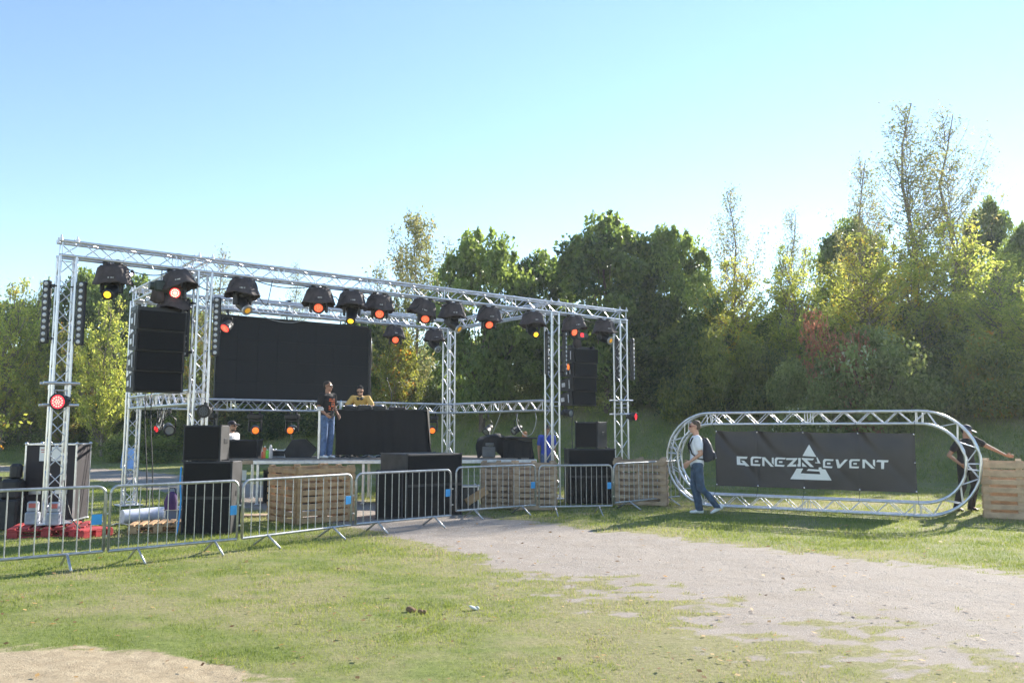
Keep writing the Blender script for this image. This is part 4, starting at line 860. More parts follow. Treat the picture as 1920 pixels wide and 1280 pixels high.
BR = [(-6.62, 9.0, -4.98, 10.28, 'crowd barrier at the left picture edge, in front of the red pallets'), (-4.93, 10.3, -3.73, 11.42, 'crowd barrier in front of the left subwoofer, second from the left'), (-3.68, 11.48, -2.5, 13.05, 'crowd barrier in front of the pale pallet crate under the deck'),
      (-2.45, 13.18, -1.06, 14.5, 'crowd barrier in front of the largest subwoofer block'), (-1.02, 15.3, .46, 16.45, 'crowd barrier in front of the left greyish pallet crate'), (.52, 16.05, 1.95, 16.3, 'crowd barrier facing front before the right subwoofer'), (2.06, 16.9, 3.72, 18.6, 'rightmost crowd barrier, touching the oval truss')]
for i, (x0, y0, x1, y1, lab) in enumerate(BR):
    o = bar0 if i == 0 else copy_tree(bar0); o.location = (x0, y0, 0); o.rotation_euler = (0, 0, math.atan2(y1-y0, x1-x0)); o.scale = (math.hypot(x1-x0, y1-y0)/2.0, 1, 1)
    tag(o, lab, 'barrier', 'steel crowd barriers in a row before the stage')
for c in list(o.children):
    if c.name.startswith('tag'): bpy.data.objects.remove(c)
# ---- oval truss with banner ----
OL = Vector((4.33, 18.02, 0)); OD = Vector((7.80-4.33, 15.89-18.02, 0)); OLn = OD.length; oz = math.atan2(OD.y, OD.x)
ov = empty('oval_truss', tuple(OL), oz, 'upright oval ring of silver truss framing the black banner', 'truss')
R1, R2 = .985, .745; ZC = 1.01
def stad(r, y, n=14):
    P = []
    for k in range(n+1): a = R(90+180*k/n); P.append((r*math.cos(a), y, ZC+r*math.sin(a)))
    for k in range(n+1): a = R(-90+180*k/n); P.append((OLn+r*math.cos(a), y, ZC+r*math.sin(a)))
    return P
mb = MB()
for r in (R1, R2):
    for y in (-.12, .12): mb.path(stad(r, y, 20), .025, 10, closed=True)
mb.build('main_tube', ALU, ov)
def spt(s, r, y):   # point by arclength along centre line, radius r
    rm = (R1+R2)/2; LL = 2*OLn+2*math.pi*rm; s %= LL
    if s < OLn: return Vector((s, y, ZC+r))
    s -= OLn
    if s < math.pi*rm: a = math.pi/2-s/rm; return Vector((OLn+r*math.cos(a), y, ZC+r*math.sin(a)))
    s -= math.pi*rm
    if s < OLn: return Vector((OLn-s, y, ZC-r))
    s -= OLn; a = -math.pi/2-s/rm; return Vector((r*math.cos(a), y, ZC+r*math.sin(a)))
LL = 2*OLn+2*math.pi*.9; mb = MB(); N_ = 56; st = LL/N_
for k in range(N_):
    s0, s1 = k*st, (k+1)*st; f = k % 2
    ra, rb_ = (R1, R2) if f else (R2, R1)
    for y in (-.12, .12): mb.tube(spt(s0, ra, y), spt(s1, rb_, y), .0095, 6, caps=False)
    for r in (R1, R2): mb.tube(spt(s0, r, -.12 if f else .12), spt(s1, r, .12 if f else -.12), .0095, 6, caps=False)
for s0 in (0, OLn*.5, OLn, OLn+math.pi*.45, OLn+math.pi*.9, OLn*1.5+math.pi*.9, 2*OLn+math.pi*.9, 2*OLn+math.pi*1.35):
    for ds in (-.055, .055):
        for y in (-.12, .12): mb.tube(spt(s0+ds, R1, y), spt(s0+ds, R2, y), .0095, 6)
        for r in (R1, R2): mb.tube(spt(s0+ds, r, -.12), spt(s0+ds, r, .12), .0095, 6)
mb.build('lacing', ALU, ov)
# banner
bx0, bx1 = .07, 3.97; BW = bx1-bx0
def bz(s, t):   # s along, t down 0..1
    kn = [0, .228, .468, .738, 1.0]
    i = max(j for j in range(4) if s >= kn[j]-1e-9) if s < 1 else 3
    u_ = (s-kn[i])/(kn[i+1]-kn[i]); sag = .028*4*u_*(1-u_)
    top = 1.63-.055*s-sag*(1 if i != 3 else .4); bot = .44-.0*s+.02*math.sin(u_*3.14)*.4
    return top+(bot-top)*t
def by(s, t):
    kn = [0, .228, .468, .738, 1.0]; y = 0
    for k in kn[:4]:
        q = (s-k)*BW; zz = t*1.2
        y += .045*math.exp(-((q-zz*.85)/.12)**2)*max(0, 1-zz*.75)*(1.5 if k == 0 else 1)
        y -= .035*math.exp(-((q-zz*.6-.12)/.1)**2)*max(0, 1-zz)
    for k in kn: y += .012*math.exp(-((s-k)*BW/.02)**2)
    y += .025*math.sin(s*7)*math.sin(t*3)+.09*math.exp(-(t/.2)**2)*abs(math.sin((s*BW)*3.1))*.6
    return y
def bp(s, t, off=0): return Vector((bx0+BW*s, -.02+by(s, t)-off, bz(s, t)))
bn = empty('banner', tuple(OL), oz, 'black banner with white lettering tied inside the oval truss', 'banner')
mb = MB(); n, m = 200, 60; mb.add([bp(i/n, j/m) for j in range(m+1) for i in range(n+1)], [(j*(n+1)+i, j*(n+1)+i+1, (j+1)*(n+1)+i+1, (j+1)*(n+1)+i) for j in range(m) for i in range(n)], True)
mb.build('cloth', mat('banner_vinyl', (.042, .036, .035), .42, 0, .12, 3, .15, 200, spec=.4), bn)
# lettering, traced as outlines in a 1920x823 view of the banner, put on the cloth
c4 = [(200, 155), (1830, 130), (1850, 670), (205, 625)]
def hom():
    A = []; B = []
    for (x, y), (u_, v) in zip(c4, ((0, 0), (1, 0), (1, 1), (0, 1))):
        A.append([x, y, 1, 0, 0, 0, -u_*x, -u_*y]); B.append(u_); A.append([0, 0, 0, x, y, 1, -v*x, -v*y]); B.append(v)
    return np.append(np.linalg.solve(np.array(A, float), np.array(B, float)), 1).reshape(3, 3)
HM = hom()
def st_(x, y): q = HM @ np.array([x, y, 1]); return q[0]/q[2], q[1]/q[2]
def polys(name, PL, parent):
    bm = bmesh.new()
    for P in PL:
        vs = [bm.verts.new((*st_(*p), 0)) for p in P]; bm.faces.new(vs)
    bm.normal_update(); bmesh.ops.triangulate(bm, faces=bm.faces)
    for it in range(5):
        ed = [e for e in bm.edges if math.hypot((e.verts[0].co.x-e.verts[1].co.x)*BW, (e.verts[0].co.y-e.verts[1].co.y)*1.2) > .05]
        if not ed: break
        bmesh.ops.subdivide_edges(bm, edges=ed, cuts=1); bmesh.ops.triangulate(bm, faces=bm.faces)
    for v in bm.verts: v.co = bp(v.co.x, v.co.y, .005)
    me = bpy.data.meshes.new(name); bm.to_mesh(me); bm.free(); me.materials.append(PAPER); o = link(bpy.data.objects.new(name, me)); o.parent = parent; return o
def LE(x, y=372, w=88):
    k = w/88
    return [[(x+12*k, y-2), (x+90*k, y), (x+84*k, y+15), (x+28*k, y+14), (x+18*k, y+25), (x+18*k, y+62), (x+80*k, y+64), (x+74*k, y+80), (x, y+77), (x, y+12)], [(x+34*k, y+31), (x+62*k, y+31), (x+62*k, y+46), (x+34*k, y+46)]]
def LN(x, y=373, w=95):
    k = w/95
    return [[(x, y), (x+24*k, y), (x+94*k, y+80), (x+68*k, y+80), (x+18*k, y+22), (x+18*k, y+78), (x, y+76)], [(x+78*k, y), (x+94*k, y), (x+94*k, y+64), (x+78*k, y+45)]]
PL = [[(370, 368), (460, 371), (452, 390), (397, 389), (400, 426), (424, 427), (403, 404), (430, 405), (473, 453), (441, 453), (434, 445), (374, 442)]]
PL += LE(484)+LN(578)+LE(680)
PL += [[(775, 374), (866, 374), (866, 382), (824, 430), (856, 430), (856, 450), (779, 450), (779, 444), (832, 391), (772, 391)], [(873, 374), (893, 374), (893, 450), (866, 450), (866, 430), (873, 422)],
       [(902, 374), (1004, 374), (992, 391), (945, 391), (1002, 450), (970, 450), (902, 384)], [(904, 412), (925, 431), (946, 450), (904, 450)]]
polys('lettering', PL, bn); PL = LE(1076, 376, 86)+[[(1180, 376), (1201, 376), (1214, 424), (1256, 376), (1281, 377), (1214, 454), (1193, 454)]]+LE(1292, 376, 88)+LN(1400, 376, 105)+[[(1524, 377), (1615, 379), (1609, 397), (1579, 397), (1576, 458), (1553, 458), (1553, 397), (1512, 395)]]
polys('lettering', PL, bn)
polys('emblem', [[(962, 253), (1022, 358), (908, 357)], [(1022, 362), (1030, 362), (1057, 416), (1010, 414), (1014, 406), (1032, 408)], [(858, 466), (912, 466), (891, 508), (1054, 513), (1046, 488), (940, 485), (956, 468), (1040, 471), (1040, 452), (1062, 449), (1066, 466), (1095, 468), (1145, 567), (806, 560)]], bn)
mb = MB()
for s in (0, .228, .468, .738, 1.0):
    e = .012 if s == 0 else (-.012 if s == 1 else 0)
    for t in (.025, .975): q = bp(s+e/3, t, .006); mb.lathe(q, (0, -1, 0), [(0, .018), (.006, .016), (.008, .004)], 10)
for s in (.004, .996): q = bp(s, .5, .006); mb.lathe(q, (0, -1, 0), [(0, .016), (.006, .014), (.008, .004)], 10)
mb.build('eyelet', CHROME, bn); mb = MB()
for s in (0, .228, .468, .738, 1.0):
    a = bp(s, .02, .0); dx = .03 if s == 1 else 0; mb.tube(a, (a.x+dx, -.12, ZC+R2-.02), .005, 5); mb.path([(a.x+dx-.01, -.15, ZC+R2), (a.x+dx, -.12, ZC+R2+.032), (a.x+dx+.01, -.09, ZC+R2), (a.x+dx, -.12, ZC+R2-.03)], .005, 5, closed=True)
    b_ = bp(s, .98, 0); mb.tube(b_, (b_.x+dx, -.12, ZC-R2+.02), .005, 5); mb.path([(b_.x+dx-.01, -.15, ZC-R2), (b_.x+dx, -.12, ZC-R2-.032), (b_.x+dx+.01, -.09, ZC-R2), (b_.x+dx, -.12, ZC-R2+.03)], .005, 5, closed=True)
mb.build('tie', CABLE, bn)
# ---- left corner: case, pallets, odds ----
fc_ = fcase(-7.88, 14.5, .1, .84, .6, 1.3, .1, 'tall upright black flight case with silver edges at the far left', mat('aubergine_laminate', (.014, .01, .015), .65, 0, .2, 6))
mb = MB(); mb.box((-.1, -.303, 1.13), (.17, .003, .24)); mb.box((.09, -.303, 1.13), (.16, .003, .24)); mb.build('paper_notice', PAPER, fc_); 
mb = MB(); mb.box((-.1, -.306, 1.2), (.13, .002, .018)); mb.box((-.1, -.306, 1.16), (.11, .002, .014)); mb.build('red_text_lines', mat('faded_red_print', (.6, .25, .22), .8), fc_)
mb = MB()
for sx in (-1, 1):
    for sy in (-1, 1): mb.tube((sx*.36-.02, sy*.2, -.05), (sx*.36+.02, sy*.2, -.05), .05, 14); mb.box((sx*.36, sy*.2, -.01), (.06, .08, .03))
mb.build('caster', BLK, fc_)
for x in (-.22, .2): mb = MB(); mb.bbox((x, -.31, .5), (.2, .03, .1), .01); mb.build('handle', ALU2, fc_)
def pallet(x, y, rz, w, d, lab, m, h=.144):
    rt = empty('wooden_pallet', (x, y, .005), rz, lab, 'pallet'); mb = MB(); k = 7
    for i in range(k): mb.bbox((-w/2+.05+i*(w-.1)/(k-1), 0, h-.012), (w/k*.68, d, .022), .003)
    mb.build('deck_board', m, rt); mb = MB()
    for j in (-1, 0, 1):
        mb.bbox((0, j*(d/2-.05), h-.034), (w, .1, .02), .003); mb.bbox((0, j*(d/2-.05), .011), (w, .1, .022), .003)
        for i in (-1, 0, 1): mb.bbox((i*(w/2-.07), j*(d/2-.05), .06), (.14, .1, .076), .003)
    mb.build('block', m, rt)
pallet(-7.28, 13.3, .35, 1.05, .9, 'red painted pallet under the leftmost truss tower', mat('weathered_red_paint', (.42, .04, .04), .6, 0, .3, 9, .2, 60, col2=(.3, .03, .035)))
pallet(-6.62, 13.1, -.5, .6, .5, 'second smaller red pallet right of the leftmost tower foot', REDW, .12)
pallet(-5.72, 13.75, .25, .9, .8, 'pale wooden pallet on the grass just left of the left subwoofer', WOOD)
for k, (px, py, Y, lab) in enumerate(((60, 950, 13.2, 'white and grey jack box left of the leftmost tower foot'), (100, 950, 13.1, 'white and grey jack box right behind the leftmost tower foot'))):
    q = at(px, 985, Y); rt = empty('plastic_box', (q.x, q.y, .16), .3, lab, 'box'); mb = MB(); mb.bbox((0, 0, .1), (.2, .14, .2), .02); mb.bbox((0, 0, .28), (.16, .1, .16), .02); mb.build('body', mat('pale_plastic_%d' % k, (.33, .35, .4), .5, 0, .2), rt); mb = MB(); mb.bbox((0, -.055, .3), (.1, .02, .07), .005); mb.build('label_plate', mat('red_plate_%d' % k, (.5, .12, .1), .6), rt)
# dark stacked gear left of case
q = at(14, 950, 13.9); rt = empty('equipment_trolley', (q.x, q.y, 0), .2, 'black trolley loaded with dark gear left of the tall flight case', 'trolley')
mb = MB(); mb.bbox((0, 0, .25), (.42, .4, .5), .03); mb.bbox((.06, 0, .66), (.3, .32, .34), .05); mb.bbox((.1, 0, .95), (.16, .2, .26), .04); mb.build('load', BLKR, rt)
mb = MB(); mb.path([(-.2, -.2, .4), (-.2, -.2, .84), (-.05, -.2, .84)], .018, 6); mb.path([(-.2, .2, .4), (-.2, .2, .84), (-.05, .2, .84)], .018, 6); mb.tube((-.2, -.2, .84), (-.2, .2, .84), .018, 6); mb.build('handle', BLK, rt)
# roll
p0 = Vector((-6.75, 14.55, .14)); p1 = Vector((-5.9, 15.35, .14)); rt = empty('white_roll', tuple(p0), math.atan2(p1.y-p0.y, p1.x-p0.x), 'long white rolled-up sheet lying on the grass', 'roll')
mb = MB(); L_ = (p1-p0).length; mb.loft([((0, 0, 0), .13, .12, (0, 1, 0), (0, 0, 1)), ((L_*.5, 0, .005), .135, .125, (0, 1, 0), (0, 0, 1)), ((L_, 0, 0), .12, .12, (0, 1, 0), (0, 0, 1))], 20); mb.build('roll', mat('white_vinyl', (.62, .65, .76), .45), rt)
mb = MB()
for x in (L_*.97, L_*.9): mb.loft([((x-.02, 0, 0), .13, .127, (0, 1, 0), (0, 0, 1)), ((x+.02, 0, 0), .13, .127, (0, 1, 0), (0, 0, 1))], 18)
mb.build('strap', BLUET, rt)
fcase(-5.75, 14.75, .3, .62, .45, .28, .0, 'low grey open case with a pale lid beside the left subwoofer', mat('steel_blue_case', (.12, .15, .22), .5))
q = at(321, 940, 14.3); rt = empty('bag', (q.x, q.y, .29), .2, 'purple bag on the low grey case beside the left subwoofer', 'bag'); mb = MB(); mb.loft([((0, 0, 0), .1, .08, (1, 0, 0), (0, 1, 0)), ((0, 0, .12), .12, .1, (1, 0, 0), (0, 1, 0)), ((.01, 0, .26), .08, .06, (1, 0, 0), (0, 1, 0)), ((.01, 0, .3), .03, .03, (1, 0, 0), (0, 1, 0))], 14); mb.build('body', mat('purple_cloth', (.07, .03, .12), .8), rt); mb = MB(); mb.path([(-.05, 0, .26), (-.03, 0, .36), (.05, 0, .36), (.07, 0, .26)], .01, 5); mb.build('handle', CABLE, rt)
q = at(336, 940, 13.3); rt = empty('wooden_board', (q.x+.03, 13.75, 0), .1, 'brown board standing against the left side of the left subwoofer', 'board'); mb = MB(); mb.bbox((0, 0, .56), (.05, .3, 1.12), .006); mb.bbox((-.035, .1, .56), (.02, .08, 1.0), .004); mb.build('plank', WOODG, rt)
cable('strap', [at(340, 875, 13.2), at(338, 905, 13.12), at(339, 940, 13.08), at(334, 985, 13.05), at(330, 1003, 13.0)], 'bright blue strap hanging down the left edge of the left subwoofer', BLUET, .013)
for k, pts in enumerate(([(165, 990), (185, 975), (200, 985), (225, 984), (262, 988), (280, 982)], [(215, 985), (245, 980), (258, 992), (285, 990), (300, 975)])):
    P = []
    for i, (px, py) in enumerate(pts):
        x = (px-960)/F; v = (640-py)/F; c, s = math.cos(PITCH), math.sin(PITCH); t = (.02-EYE)/(s+c*v); P.append(Vector((x*t, (c-s*v)*t, .02+.03*(i % 2))))
    cable('cable', P, ['dark cable lying on the grass between the red pallet and the white roll', 'dark cable lying on the grass in front of the white roll'][k], [CABLEG, CABLE][k], .012)
cable('cable', [at(120, 900, 13.3), at(128, 950, 13.2), at(137, 975, 13.1), at(150, 990, 12.9)], 'black cable running down the right side of the leftmost tower', CABLE, .011)
# pale blue sign far behind
q = at(240, 868, 33); rt = empty('blue_sign', (q.x, q.y, 0), .1, 'pale blue poster board standing on the far grass behind the rear left tower', 'sign'); mb = MB(); mb.bbox((0, 0, .5), (.5, .04, .82), .01, Matrix.Rotation(R(5), 3, 'Y')); mb.build('board', mat('pale_blue_print', (.25, .42, .75), .6, 0, .3, 3), rt); mb = MB(); mb.box((-.2, .05, .1), (.04, .04, .3)); mb.box((.2, .05, .1), (.04, .04, .3)); mb.build('leg', STEEL, rt)
# stuff under the deck
q = at(417, 900, 18.6); spk(-5.35, 19.0, .1, .5, .5, .72, .01, 'black case under the left part of the deck, with a white sheet of paper', BLK, 'equipment_case')
spk(-4.6, 18.9, .1, .55, .5, .8, .01, 'black box under the deck behind the pale pallet crate', BLK, 'equipment_case')
rt = empty('paper_sheet', tuple(at(456, 893, 18.6)), 0, 'white sheet of paper hanging under the left part of the deck', 'paper'); mb = MB(); mb.box((0, 0, .03), (.14, .004, .22)); mb.build('sheet', PAPER, rt)
for k, (px, py, sx, sy, lab) in enumerate(((510, 968, .5, .3, 'low grey slab on the grass under the deck left of the pale crate'), (455, 985, .35, .25, 'flat wood offcut on the grass right of the left subwoofer'))):
    x = (px-960)/F; v = (640-py)/F; c, s = math.cos(PITCH), math.sin(PITCH); t = (.0-EYE)/(s+c*v)
    rt = empty('wood_offcut', (x*t-.3, (c-s*v)*t, 0), .2, lab, 'wood'); mb = MB(); mb.bbox((0, 0, .02), (sx, sy, .04), .005); mb.build('board', WOODG, rt)
q = at(885, 945, 16.6); fcase(q.x-.12, 17.2, .2, .4, .4, .5, .0, 'small flight case right of the largest subwoofer block', BLK)
rt = empty('wooden_plank', (-.72, 17.0, .3), .3, 'pale plank leaning beside the left greyish pallet crate', 'plank'); mb = MB(); mb.bbox((0, 0, 0), (.5, .04, .16), .005, Matrix.Rotation(R(-30), 3, 'Y')); mb.build('board', WOOD, rt)
# leaves and clods on lawn
for k, (px, py, lab) in enumerate(((770, 1146, 'brown clod on the lawn left of the pale scrap'), (789, 1149, 'small brown clod beside the bigger clod on the lawn'), (888, 1142, 'pale scrap on the lawn right of the brown clods'))):
    x = (px-960)/F; v = (640-py)/F; c, s = math.cos(PITCH), math.sin(PITCH); t = (.0-EYE)/(s+c*v)
    mb = MB(); mb.ell((0, 0, .015), ((.05, .035, .03), (.03, .025, .02), (.05, .03, .014))[k], Matrix.Rotation(.4, 3, 'Y'), 9, 6); mb.ell((.03, .01, .01), (.025, .02, .02), None, 8, 5)
    tag(mb.build('clod' if k < 2 else 'paper_scrap', mat('clod_%d' % k, (.2, .12, .06) if k < 2 else (.6, .6, .55), .9), None, loc=(x*t, (c-s*v)*t, 0)), lab, 'clod' if k < 2 else 'scrap')

# ================= people =================
def hand(mb, w_, d, side, palm, curl=.35, s=1.0):
    """palm and five fingers from wrist w_, pointing d; palm = palm normal"""
    w_ = Vector(w_); d = Vector(d).normalized(); pn = Vector(palm); pn = (pn-d*pn.dot(d)).normalized(); sd_ = d.cross(pn)*side
    mb.loft([(w_, .024*s, .018*s, sd_, pn), (w_+d*.03*s, .034*s, .016*s, sd_, pn), (w_+d*.075*s, .041*s, .015*s, sd_, pn), (w_+d*.093*s, .038*s, .012*s, sd_, pn)], 12)
    for i, (o, ln) in enumerate(((-.03, .07), (-.0105, .08), (.0105, .076), (.029, .06))):
        p = w_+d*.085*s+sd_*o*s; dd = d
        for j, f in enumerate((.45, .3, .25)):
            dd = (dd+pn*(curl*(.6+.5*j))).normalized(); q = p+dd*ln*f*s; mb.cap(p, q, (.0095-.001*j)*s, (.0088-.001*j)*s, 8); p = q
    p = w_+d*.03*s-sd_*.03*s; q = p+(d*.6-sd_*.7+pn*.35).normalized()*.045*s; mb.cap(p, q, .012*s, .0105*s, 8); q2 = q+(d*.9-sd_*.2+pn*.4).normalized()*.032*s; mb.cap(q, q2, .0105*s, .0085*s, 8)
def person(loc, rz, label, J, skin=SKIN, shirt=None, trousers=JEANS, shoes=SHOEW, hair=HAIRD, short=True, hairlen=0, cap=None, glasses=None, sleeves=.55, shorts=False, parts=True, sc_=1.0, beard=None, curl=.35):
    rt = empty('person', loc, rz, label, 'person'); rt.scale = (sc_,)*3
    D_ = dict(pel=(0, 0, .96), wst=(0, 0, 1.1), chs=(0, 0, 1.32), nek=(0, 0, 1.48), hed=(0, -.01, 1.635), hyaw=0, hpitch=0,
              sR=(-.185, 0, 1.42), sL=(.185, 0, 1.42), eR=(-.23, .03, 1.13), eL=(.23, .03, 1.13), wR=(-.22, -.06, .88), wL=(.22, -.06, .88), hdR=None, hdL=None,
              hR=(-.09, 0, .93), hL=(.09, 0, .93), kR=(-.1, -.02, .5), kL=(.1, -.02, .5), aR=(-.1, .02, .09), aL=(.1, .02, .09), fR=(-.02, -1, 0), fL=(.02, -1, 0)); D_.update(J)
    g = {k: (Vector(v) if isinstance(v, tuple) else v) for k, v in D_.items()}
    X = (g['sL']-g['sR']); X.z = 0; X.normalize(); Yv = Vector((-X.y, X.x, 0)); XP = (g['hL']-g['hR']); XP.z = 0; XP.normalize(); YP = Vector((-XP.y, XP.x, 0))
    def torso(mb, e, z0=-.06, zt=1):
        rg = [(g['pel']+Vector((0, 0, z0)), .155+e, .1+e, XP, YP), (g['pel']+Vector((0, 0, .02)), .165+e, .115+e, XP, YP), (g['wst'], .145+e, .1+e, X, Yv), (g['chs'], .17+e, .115+e, X, Yv), (g['chs'].lerp(g['nek'], .55), .175+e*.7, .1+e*.7, X, Yv), (g['chs'].lerp(g['nek'], .85), .11+e*.4, .075+e*.4, X, Yv), (g['nek'], .065+e*.3, .062+e*.3, X, Yv)]
        mb.loft(rg, 20)
    def arm(mb, s, e, upto=1.0):
        sh, el, wr = g['s'+s], g['e'+s], g['w'+s]; mb.cap(sh-Vector((0, 0, .01)), sh.lerp(el, min(1, upto)), .056+e, (.042 if upto >= 1 else .05)+e*1.1, 14)
        if upto >= 1: mb.cap(el, wr, .04+e, .026+e, 12)
        mb.cap(g['chs'].lerp(g['nek'], .5), sh, .07+e*.5, .056+e, 12)
    def leg(mb, s, e, k=1.0):
        h, kn, an = g['h'+s], g['k'+s], g['a'+s]
        if k < 1: mb.cap(h, h.lerp(kn, k), .09+e, .075+e*1.4, 14); return
        mb.cap(h, kn, .088+e, .056+e*1.2, 14); mb.loft([(kn, .055+e*1.2, .055+e*1.2, XP, YP), (kn.lerp(an, .3)+YP*.012, .056+e*1.3, .058+e*1.3, XP, YP), (an+Vector((0, 0, -.0 if e == 0 else -.04)), .036+e*1.8, .04+e*1.8, XP, YP)], 14); mb.cap(kn, kn.lerp(an, .1), .056+e*1.2, .054+e*1.2)
    Rh = Matrix.Rotation(g['hyaw'], 3, 'Z') @ Matrix.Rotation(g['hpitch'], 3, 'X'); hc = g['hed']
    def hp(x, y, z): return hc+Rh @ Vector((x, y, z))
    mb = MB(); torso(mb, 0)
    mb.cap(g['nek']-Vector((0, 0, .04)), hp(0, .015, -.07), .06, .054, 14)
    mb.ell(hp(0, .012, .03), (.075, .092, .09), Rh, 18, 12); mb.ell(hp(0, -.018, -.045), (.06, .068, .068), Rh, 16, 10); mb.ell(hp(0, -.062, -.09), (.028, .022, .02), Rh, 10, 7)
    mb.cap(hp(0, -.083, .015), hp(0, -.105, -.028), .009, .014, 8); mb.ell(hp(-.013, -.094, -.032), (.009, .01, .008), Rh, 8, 5); mb.ell(hp(.013, -.094, -.032), (.009, .01, .008), Rh, 8, 5)
    mb.ell(hp(0, -.084, -.061), (.024, .012, .009), Rh, 10, 6)
    for sx in (-1, 1): mb.ell(hp(sx*.077, .015, -.005), (.01, .02, .031), Rh, 10, 8)
    for s, sd_ in (('R', -1), ('L', 1)):
        arm(mb, s, 0); dr = g['hd'+s] or (g['w'+s]-g['e'+s]); pnm = {'R': X, 'L': -X}[s] if not g.get('palm') else g['palm']; hand(mb, g['w'+s], dr, sd_, pnm, curl)
        leg(mb, s, 0); fd = g['f'+s].normalized(); a = g['a'+s]; mb.cap(a+Vector((0, 0, -.03))-fd*.03, a+Vector((0, 0, -.05))+fd*.13, .038, .03, 12)
    mb.build('body', skin, rt, .0085)
    mb = MB()
    for sx in (-1, 1): mb.ell(hp(sx*.029, -.073, .012), (.012, .008, .007), Rh, 8, 6)
    mb.build('eye', GLASS, rt)
    if glasses:
        mb = MB()
        for sx in (-1, 1): mb.ell(hp(sx*.033, -.084, .01), (.028, .01, .019), Rh, 12, 6); mb.tube(hp(sx*.06, -.078, .015), hp(sx*.082, .02, .012), .004, 5)
        mb.tube(hp(-.02, -.092, .014), hp(.02, -.092, .014), .005, 5); mb.build('sunglasses', glasses, rt)
    if hair:
        mb = MB(); mb.ell(hp(0, .03, .06), (.081, .092, .073), Rh, 18, 12)
        if short: mb.ell(hp(0, .058, .01), (.077, .066, .07), Rh, 16, 10)
        if hairlen: mb.ell(hp(0, .05, -.06), (.085, .07, .14), Rh, 16, 10)
        o = mb.build('hair', hair, rt, .008)
    if beard: mb = MB(); mb.ell(hp(0, -.022, -.088), (.058, .064, .038), Rh, 14, 8); mb.build('beard', beard, rt, .008)
    if cap:
        mb = MB(); mb.ell(hp(0, .018, .066), (.088, .1, .072), Rh, 18, 12); a = hp(0, -.09, .05); mb.ell(hp(0, -.125, .045), (.07, .075, .012), Rh @ Matrix.Rotation(.15, 3, 'X'), 14, 6); mb.build('cap', cap, rt, .007)
    if shirt:
        mb = MB(); torso(mb, .019, -.1); arm(mb, 'R', .017, sleeves); arm(mb, 'L', .017, sleeves); mb.build('shirt', shirt, rt, .01)
    mb = MB(); mb.loft([(g['pel']+Vector((0, 0, -.11)), .17, .12, XP, YP), (g['pel']+Vector((0, 0, .0)), .182, .13, XP, YP), (g['pel']+Vector((0, 0, .08)), .168, .122, XP, YP)], 18)
    for s in 'RL': leg(mb, s, .017, .8 if shorts else 1)
    mb.build('shorts' if shorts else 'trousers', trousers, rt, .011)
    for s in 'RL':
        mb = MB(); a = g['a'+s]; fd = g['f'+s].normalized(); sx = fd.cross(Vector((0, 0, 1))).normalized(); up = sx.cross(fd)
        b0 = a-Vector((0, 0, .09)) if fd.z > -.3 and fd.z < .3 else a-up*.085
        rg = [(b0-fd*.075+up*.035, .02, .02, sx, up), (b0-fd*.065+up*.04, .036, .04, sx, up), (b0-fd*.0+up*.05, .042, .052, sx, up), (b0+fd*.08+up*.037, .045, .038, sx, up), (b0+fd*.15+up*.03, .042, .03, sx, up), (b0+fd*.185+up*.025, .022, .018, sx, up)]
        mb.loft(rg, 14); mb.build('shoe', shoes, rt, .008)
    return rt, hp, g
# man walking left (faces -x): local front -y turned to -x => rz = -90deg
wk, hp, g = person((3.62, 16.35, 0), R(-90-6), 'man walking left in a white T-shirt and jeans with a dark backpack', dict(
    kR=(-.09, -.05, .52), aR=(-.08, .06-.02, .1), fR=(0, -1, .0), hR=(-.09, 0, .93), hL=(.09, 0, .93), kL=(.1, .05, .5), aL=(.09, .36, .17), fL=(0, -.88, -.42),
    eR=(-.235, .06, 1.14), wR=(-.2, -.12, .96), eL=(.235, .05, 1.14), wL=(.2, -.14, 1.0), hed=(0, -.03, 1.64)), SKIN, WHITET, DENIM, SHOEW, HAIRB, True, 0, None, mat('red_glasses', (.25, .02, .04), .2), .6, sc_=1.03)
mb = MB(); mb.loft([((0, .17, .98), .1, .05, (1, 0, 0), (0, 1, 0)), ((0, .2, 1.02), .15, .1, (1, 0, 0), (0, 1, 0)), ((0, .215, 1.15), .16, .115, (1, 0, 0), (0, 1, 0)), ((0, .19, 1.32), .14, .085, (1, 0, 0), (0, 1, 0)), ((0, .16, 1.43), .1, .05, (1, 0, 0), (0, 1, 0))], 18); mb.ell((0, .31, 1.1), (.11, .05, .09)); bp_ = mb.build('bag_body', mat('navy_bag_fabric', (.018, .02, .035), .6, 0, .2, 10, .4, 20), None, .012)
bk = empty('backpack', tuple(wk.location), wk.rotation_euler.z, 'dark navy backpack worn by the man walking past the banner', 'backpack'); bk.scale = wk.scale; bp_.parent = bk
mb = MB()
for sx in (-1, 1): mb.path([(sx*.1, .13, 1.44), (sx*.115, .03, 1.475), (sx*.12, -.09, 1.42), (sx*.125, -.145, 1.3), (sx*.15, -.11, 1.15), (sx*.17, 0, 1.05), (sx*.13, .12, 1.03)], .016, 6)
mb.build('strap', CLOTH, bk)
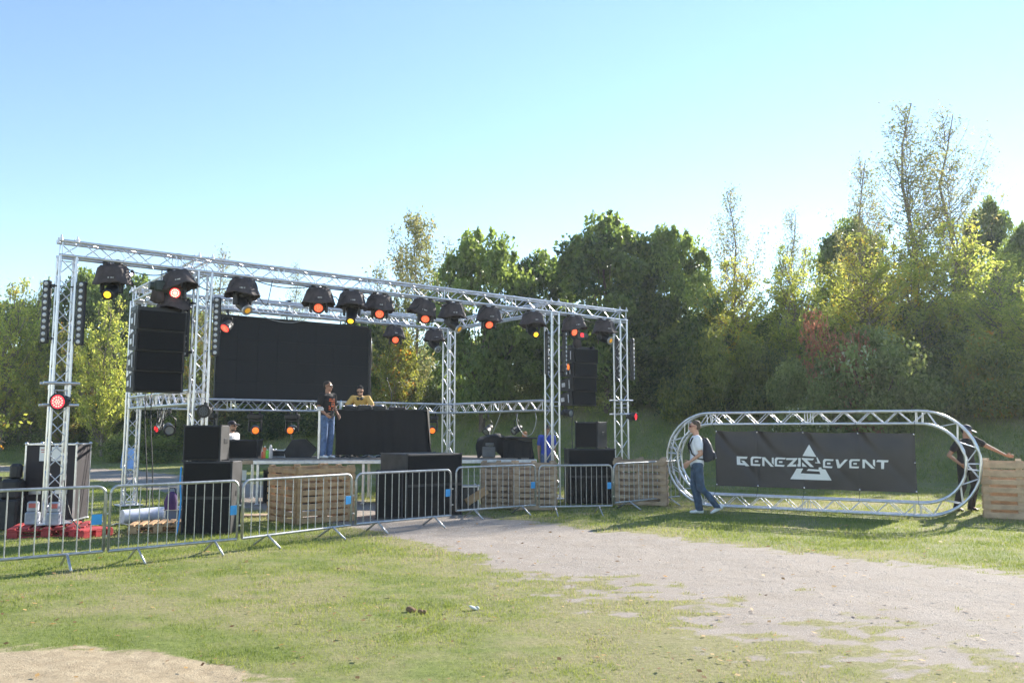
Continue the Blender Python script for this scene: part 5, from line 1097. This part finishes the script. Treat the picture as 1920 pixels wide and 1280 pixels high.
# DJ in black
p = D(611, 858.5); dj1, hp, g = person((p.x, p.y+.05, 1.0), R(55), 'man standing on the deck in a black shirt with an orange print and light jeans', dict(eR=(-.24, .04, 1.14), wR=(-.2, -.16, 1.0), eL=(.24, .03, 1.14), wL=(.2, -.14, .98), hyaw=.3), SKIN2, BLACKT, JEANS, SHOEW, HAIRD, True, 0, None, GLASS, .6, sc_=.985)
mb = MB(); rd_ = random.Random(4)
for i in range(5):
    for j in range(7):
        if rd_.random() < .8: x = -.07+i*.035; z = 1.1+j*.04; mb.bbox((x, -.139-.0*abs(x)-(.006 if z > 1.2 else -.006), z), (.026, .008, .03*rd_.uniform(.6, 1)), .002)
mb.build('shirt_print', mat('orange_print', (.75, .16, .05), .8), dj1)
# DJ in mustard, leaning on the booth
p = bo; dj2, hp, g = person((p.x-.56, p.y+.98, 1.0), R(4), 'man in a mustard shirt bent over the mixing gear on the booth', dict(
    wst=(0, -.03, 1.1), chs=(0, -.1, 1.31), nek=(0, -.17, 1.46), hed=(0, -.25, 1.585), hpitch=.55, sR=(-.19, -.14, 1.41), sL=(.19, -.14, 1.41), eR=(-.33, -.28, 1.2), eL=(.33, -.3, 1.19), wR=(-.12, -.5, 1.19), wL=(.1, -.5, 1.19), hdR=(.35, -.5, -.12), hdL=(-.35, -.5, -.12), palm=Vector((0, 0, -1))), SKIN, MUST, DENIM, SHOEB, HAIRD, True, 0, None, GLASS, .7, beard=HAIRD)
mb = MB(); mb.path([(-.09, -.12, 1.45), (-.085, -.21, 1.44), (-.03, -.28, 1.4), (.03, -.28, 1.4), (.085, -.21, 1.44), (.09, -.12, 1.45)], .012, 6); mb.ell((-.04, -.285, 1.395), (.04, .02, .04)); mb.ell((.045, -.285, 1.395), (.04, .02, .04)); hpn = mb.build('band', BLK, None); hr = empty('headphones', tuple(dj2.location), dj2.rotation_euler.z, 'black headphones round the neck of the man in mustard', 'headphones'); hpn.parent = hr
# man with cap behind left stack
person((-6.98, 20.7, 0), R(70), 'man in a white T-shirt and dark cap standing behind the left speaker stack', dict(wL=(.2, -.25, 1.0), hed=(0, -.02, 1.635)), SKIN, WHITET, mat('dark_shorts', (.03, .04, .07), .8), SHOEB, HAIRB, True, 0, mat('dark_cap', (.025, .02, .035), .7), GLASS, .6, shorts=True, beard=HAIRB, sc_=1.05)
# ginger head behind covered gear, blue shirt man
person((.38, 24.2, 0), R(150), 'person with ginger hair seen behind the covered equipment, only the head showing', dict(), SKIN, BLACKT, DENIM, SHOEB, GINGER, True, 1, None, None, sc_=.9)
person((.98, 23.4, 0), R(10), 'person in a royal blue T-shirt and cap standing behind the third front tower', dict(wR=(-.24, -.04, .88)), SKIN2, BLUES, JEANS, SHOEW, HAIRD, True, 0, mat('black_cap', (.015, .015, .02), .7), None, .6, sc_=1.0)
# man in black leaning on the right crate
person((9.22, 16.95, 0), R(12), 'man in black with cap and chest badge reaching his arm onto the right wooden crate', dict(sR=(-.18, 0, 1.36), sL=(.19, -.05, 1.43), nek=(.0, -.04, 1.46), hed=(-.0, -.07, 1.6), hpitch=.3, hyaw=.4, eL=(.4, -.2, 1.28), wL=(.58, -.4, 1.13), hdL=(.4, -.5, -.1), eR=(-.31, .1, 1.12), wR=(-.19, -.06, .95), kL=(.14, -.05, .5), aL=(.14, .1, .09), kR=(-.13, -.02, .5), aR=(-.2, .1, .09)), SKIN2, BLACKT, mat('black_trousers', (.012, .012, .014), .85), SHOEB, HAIRD, True, 0, mat('navy_cap', (.03, .035, .06), .7), None, .5)
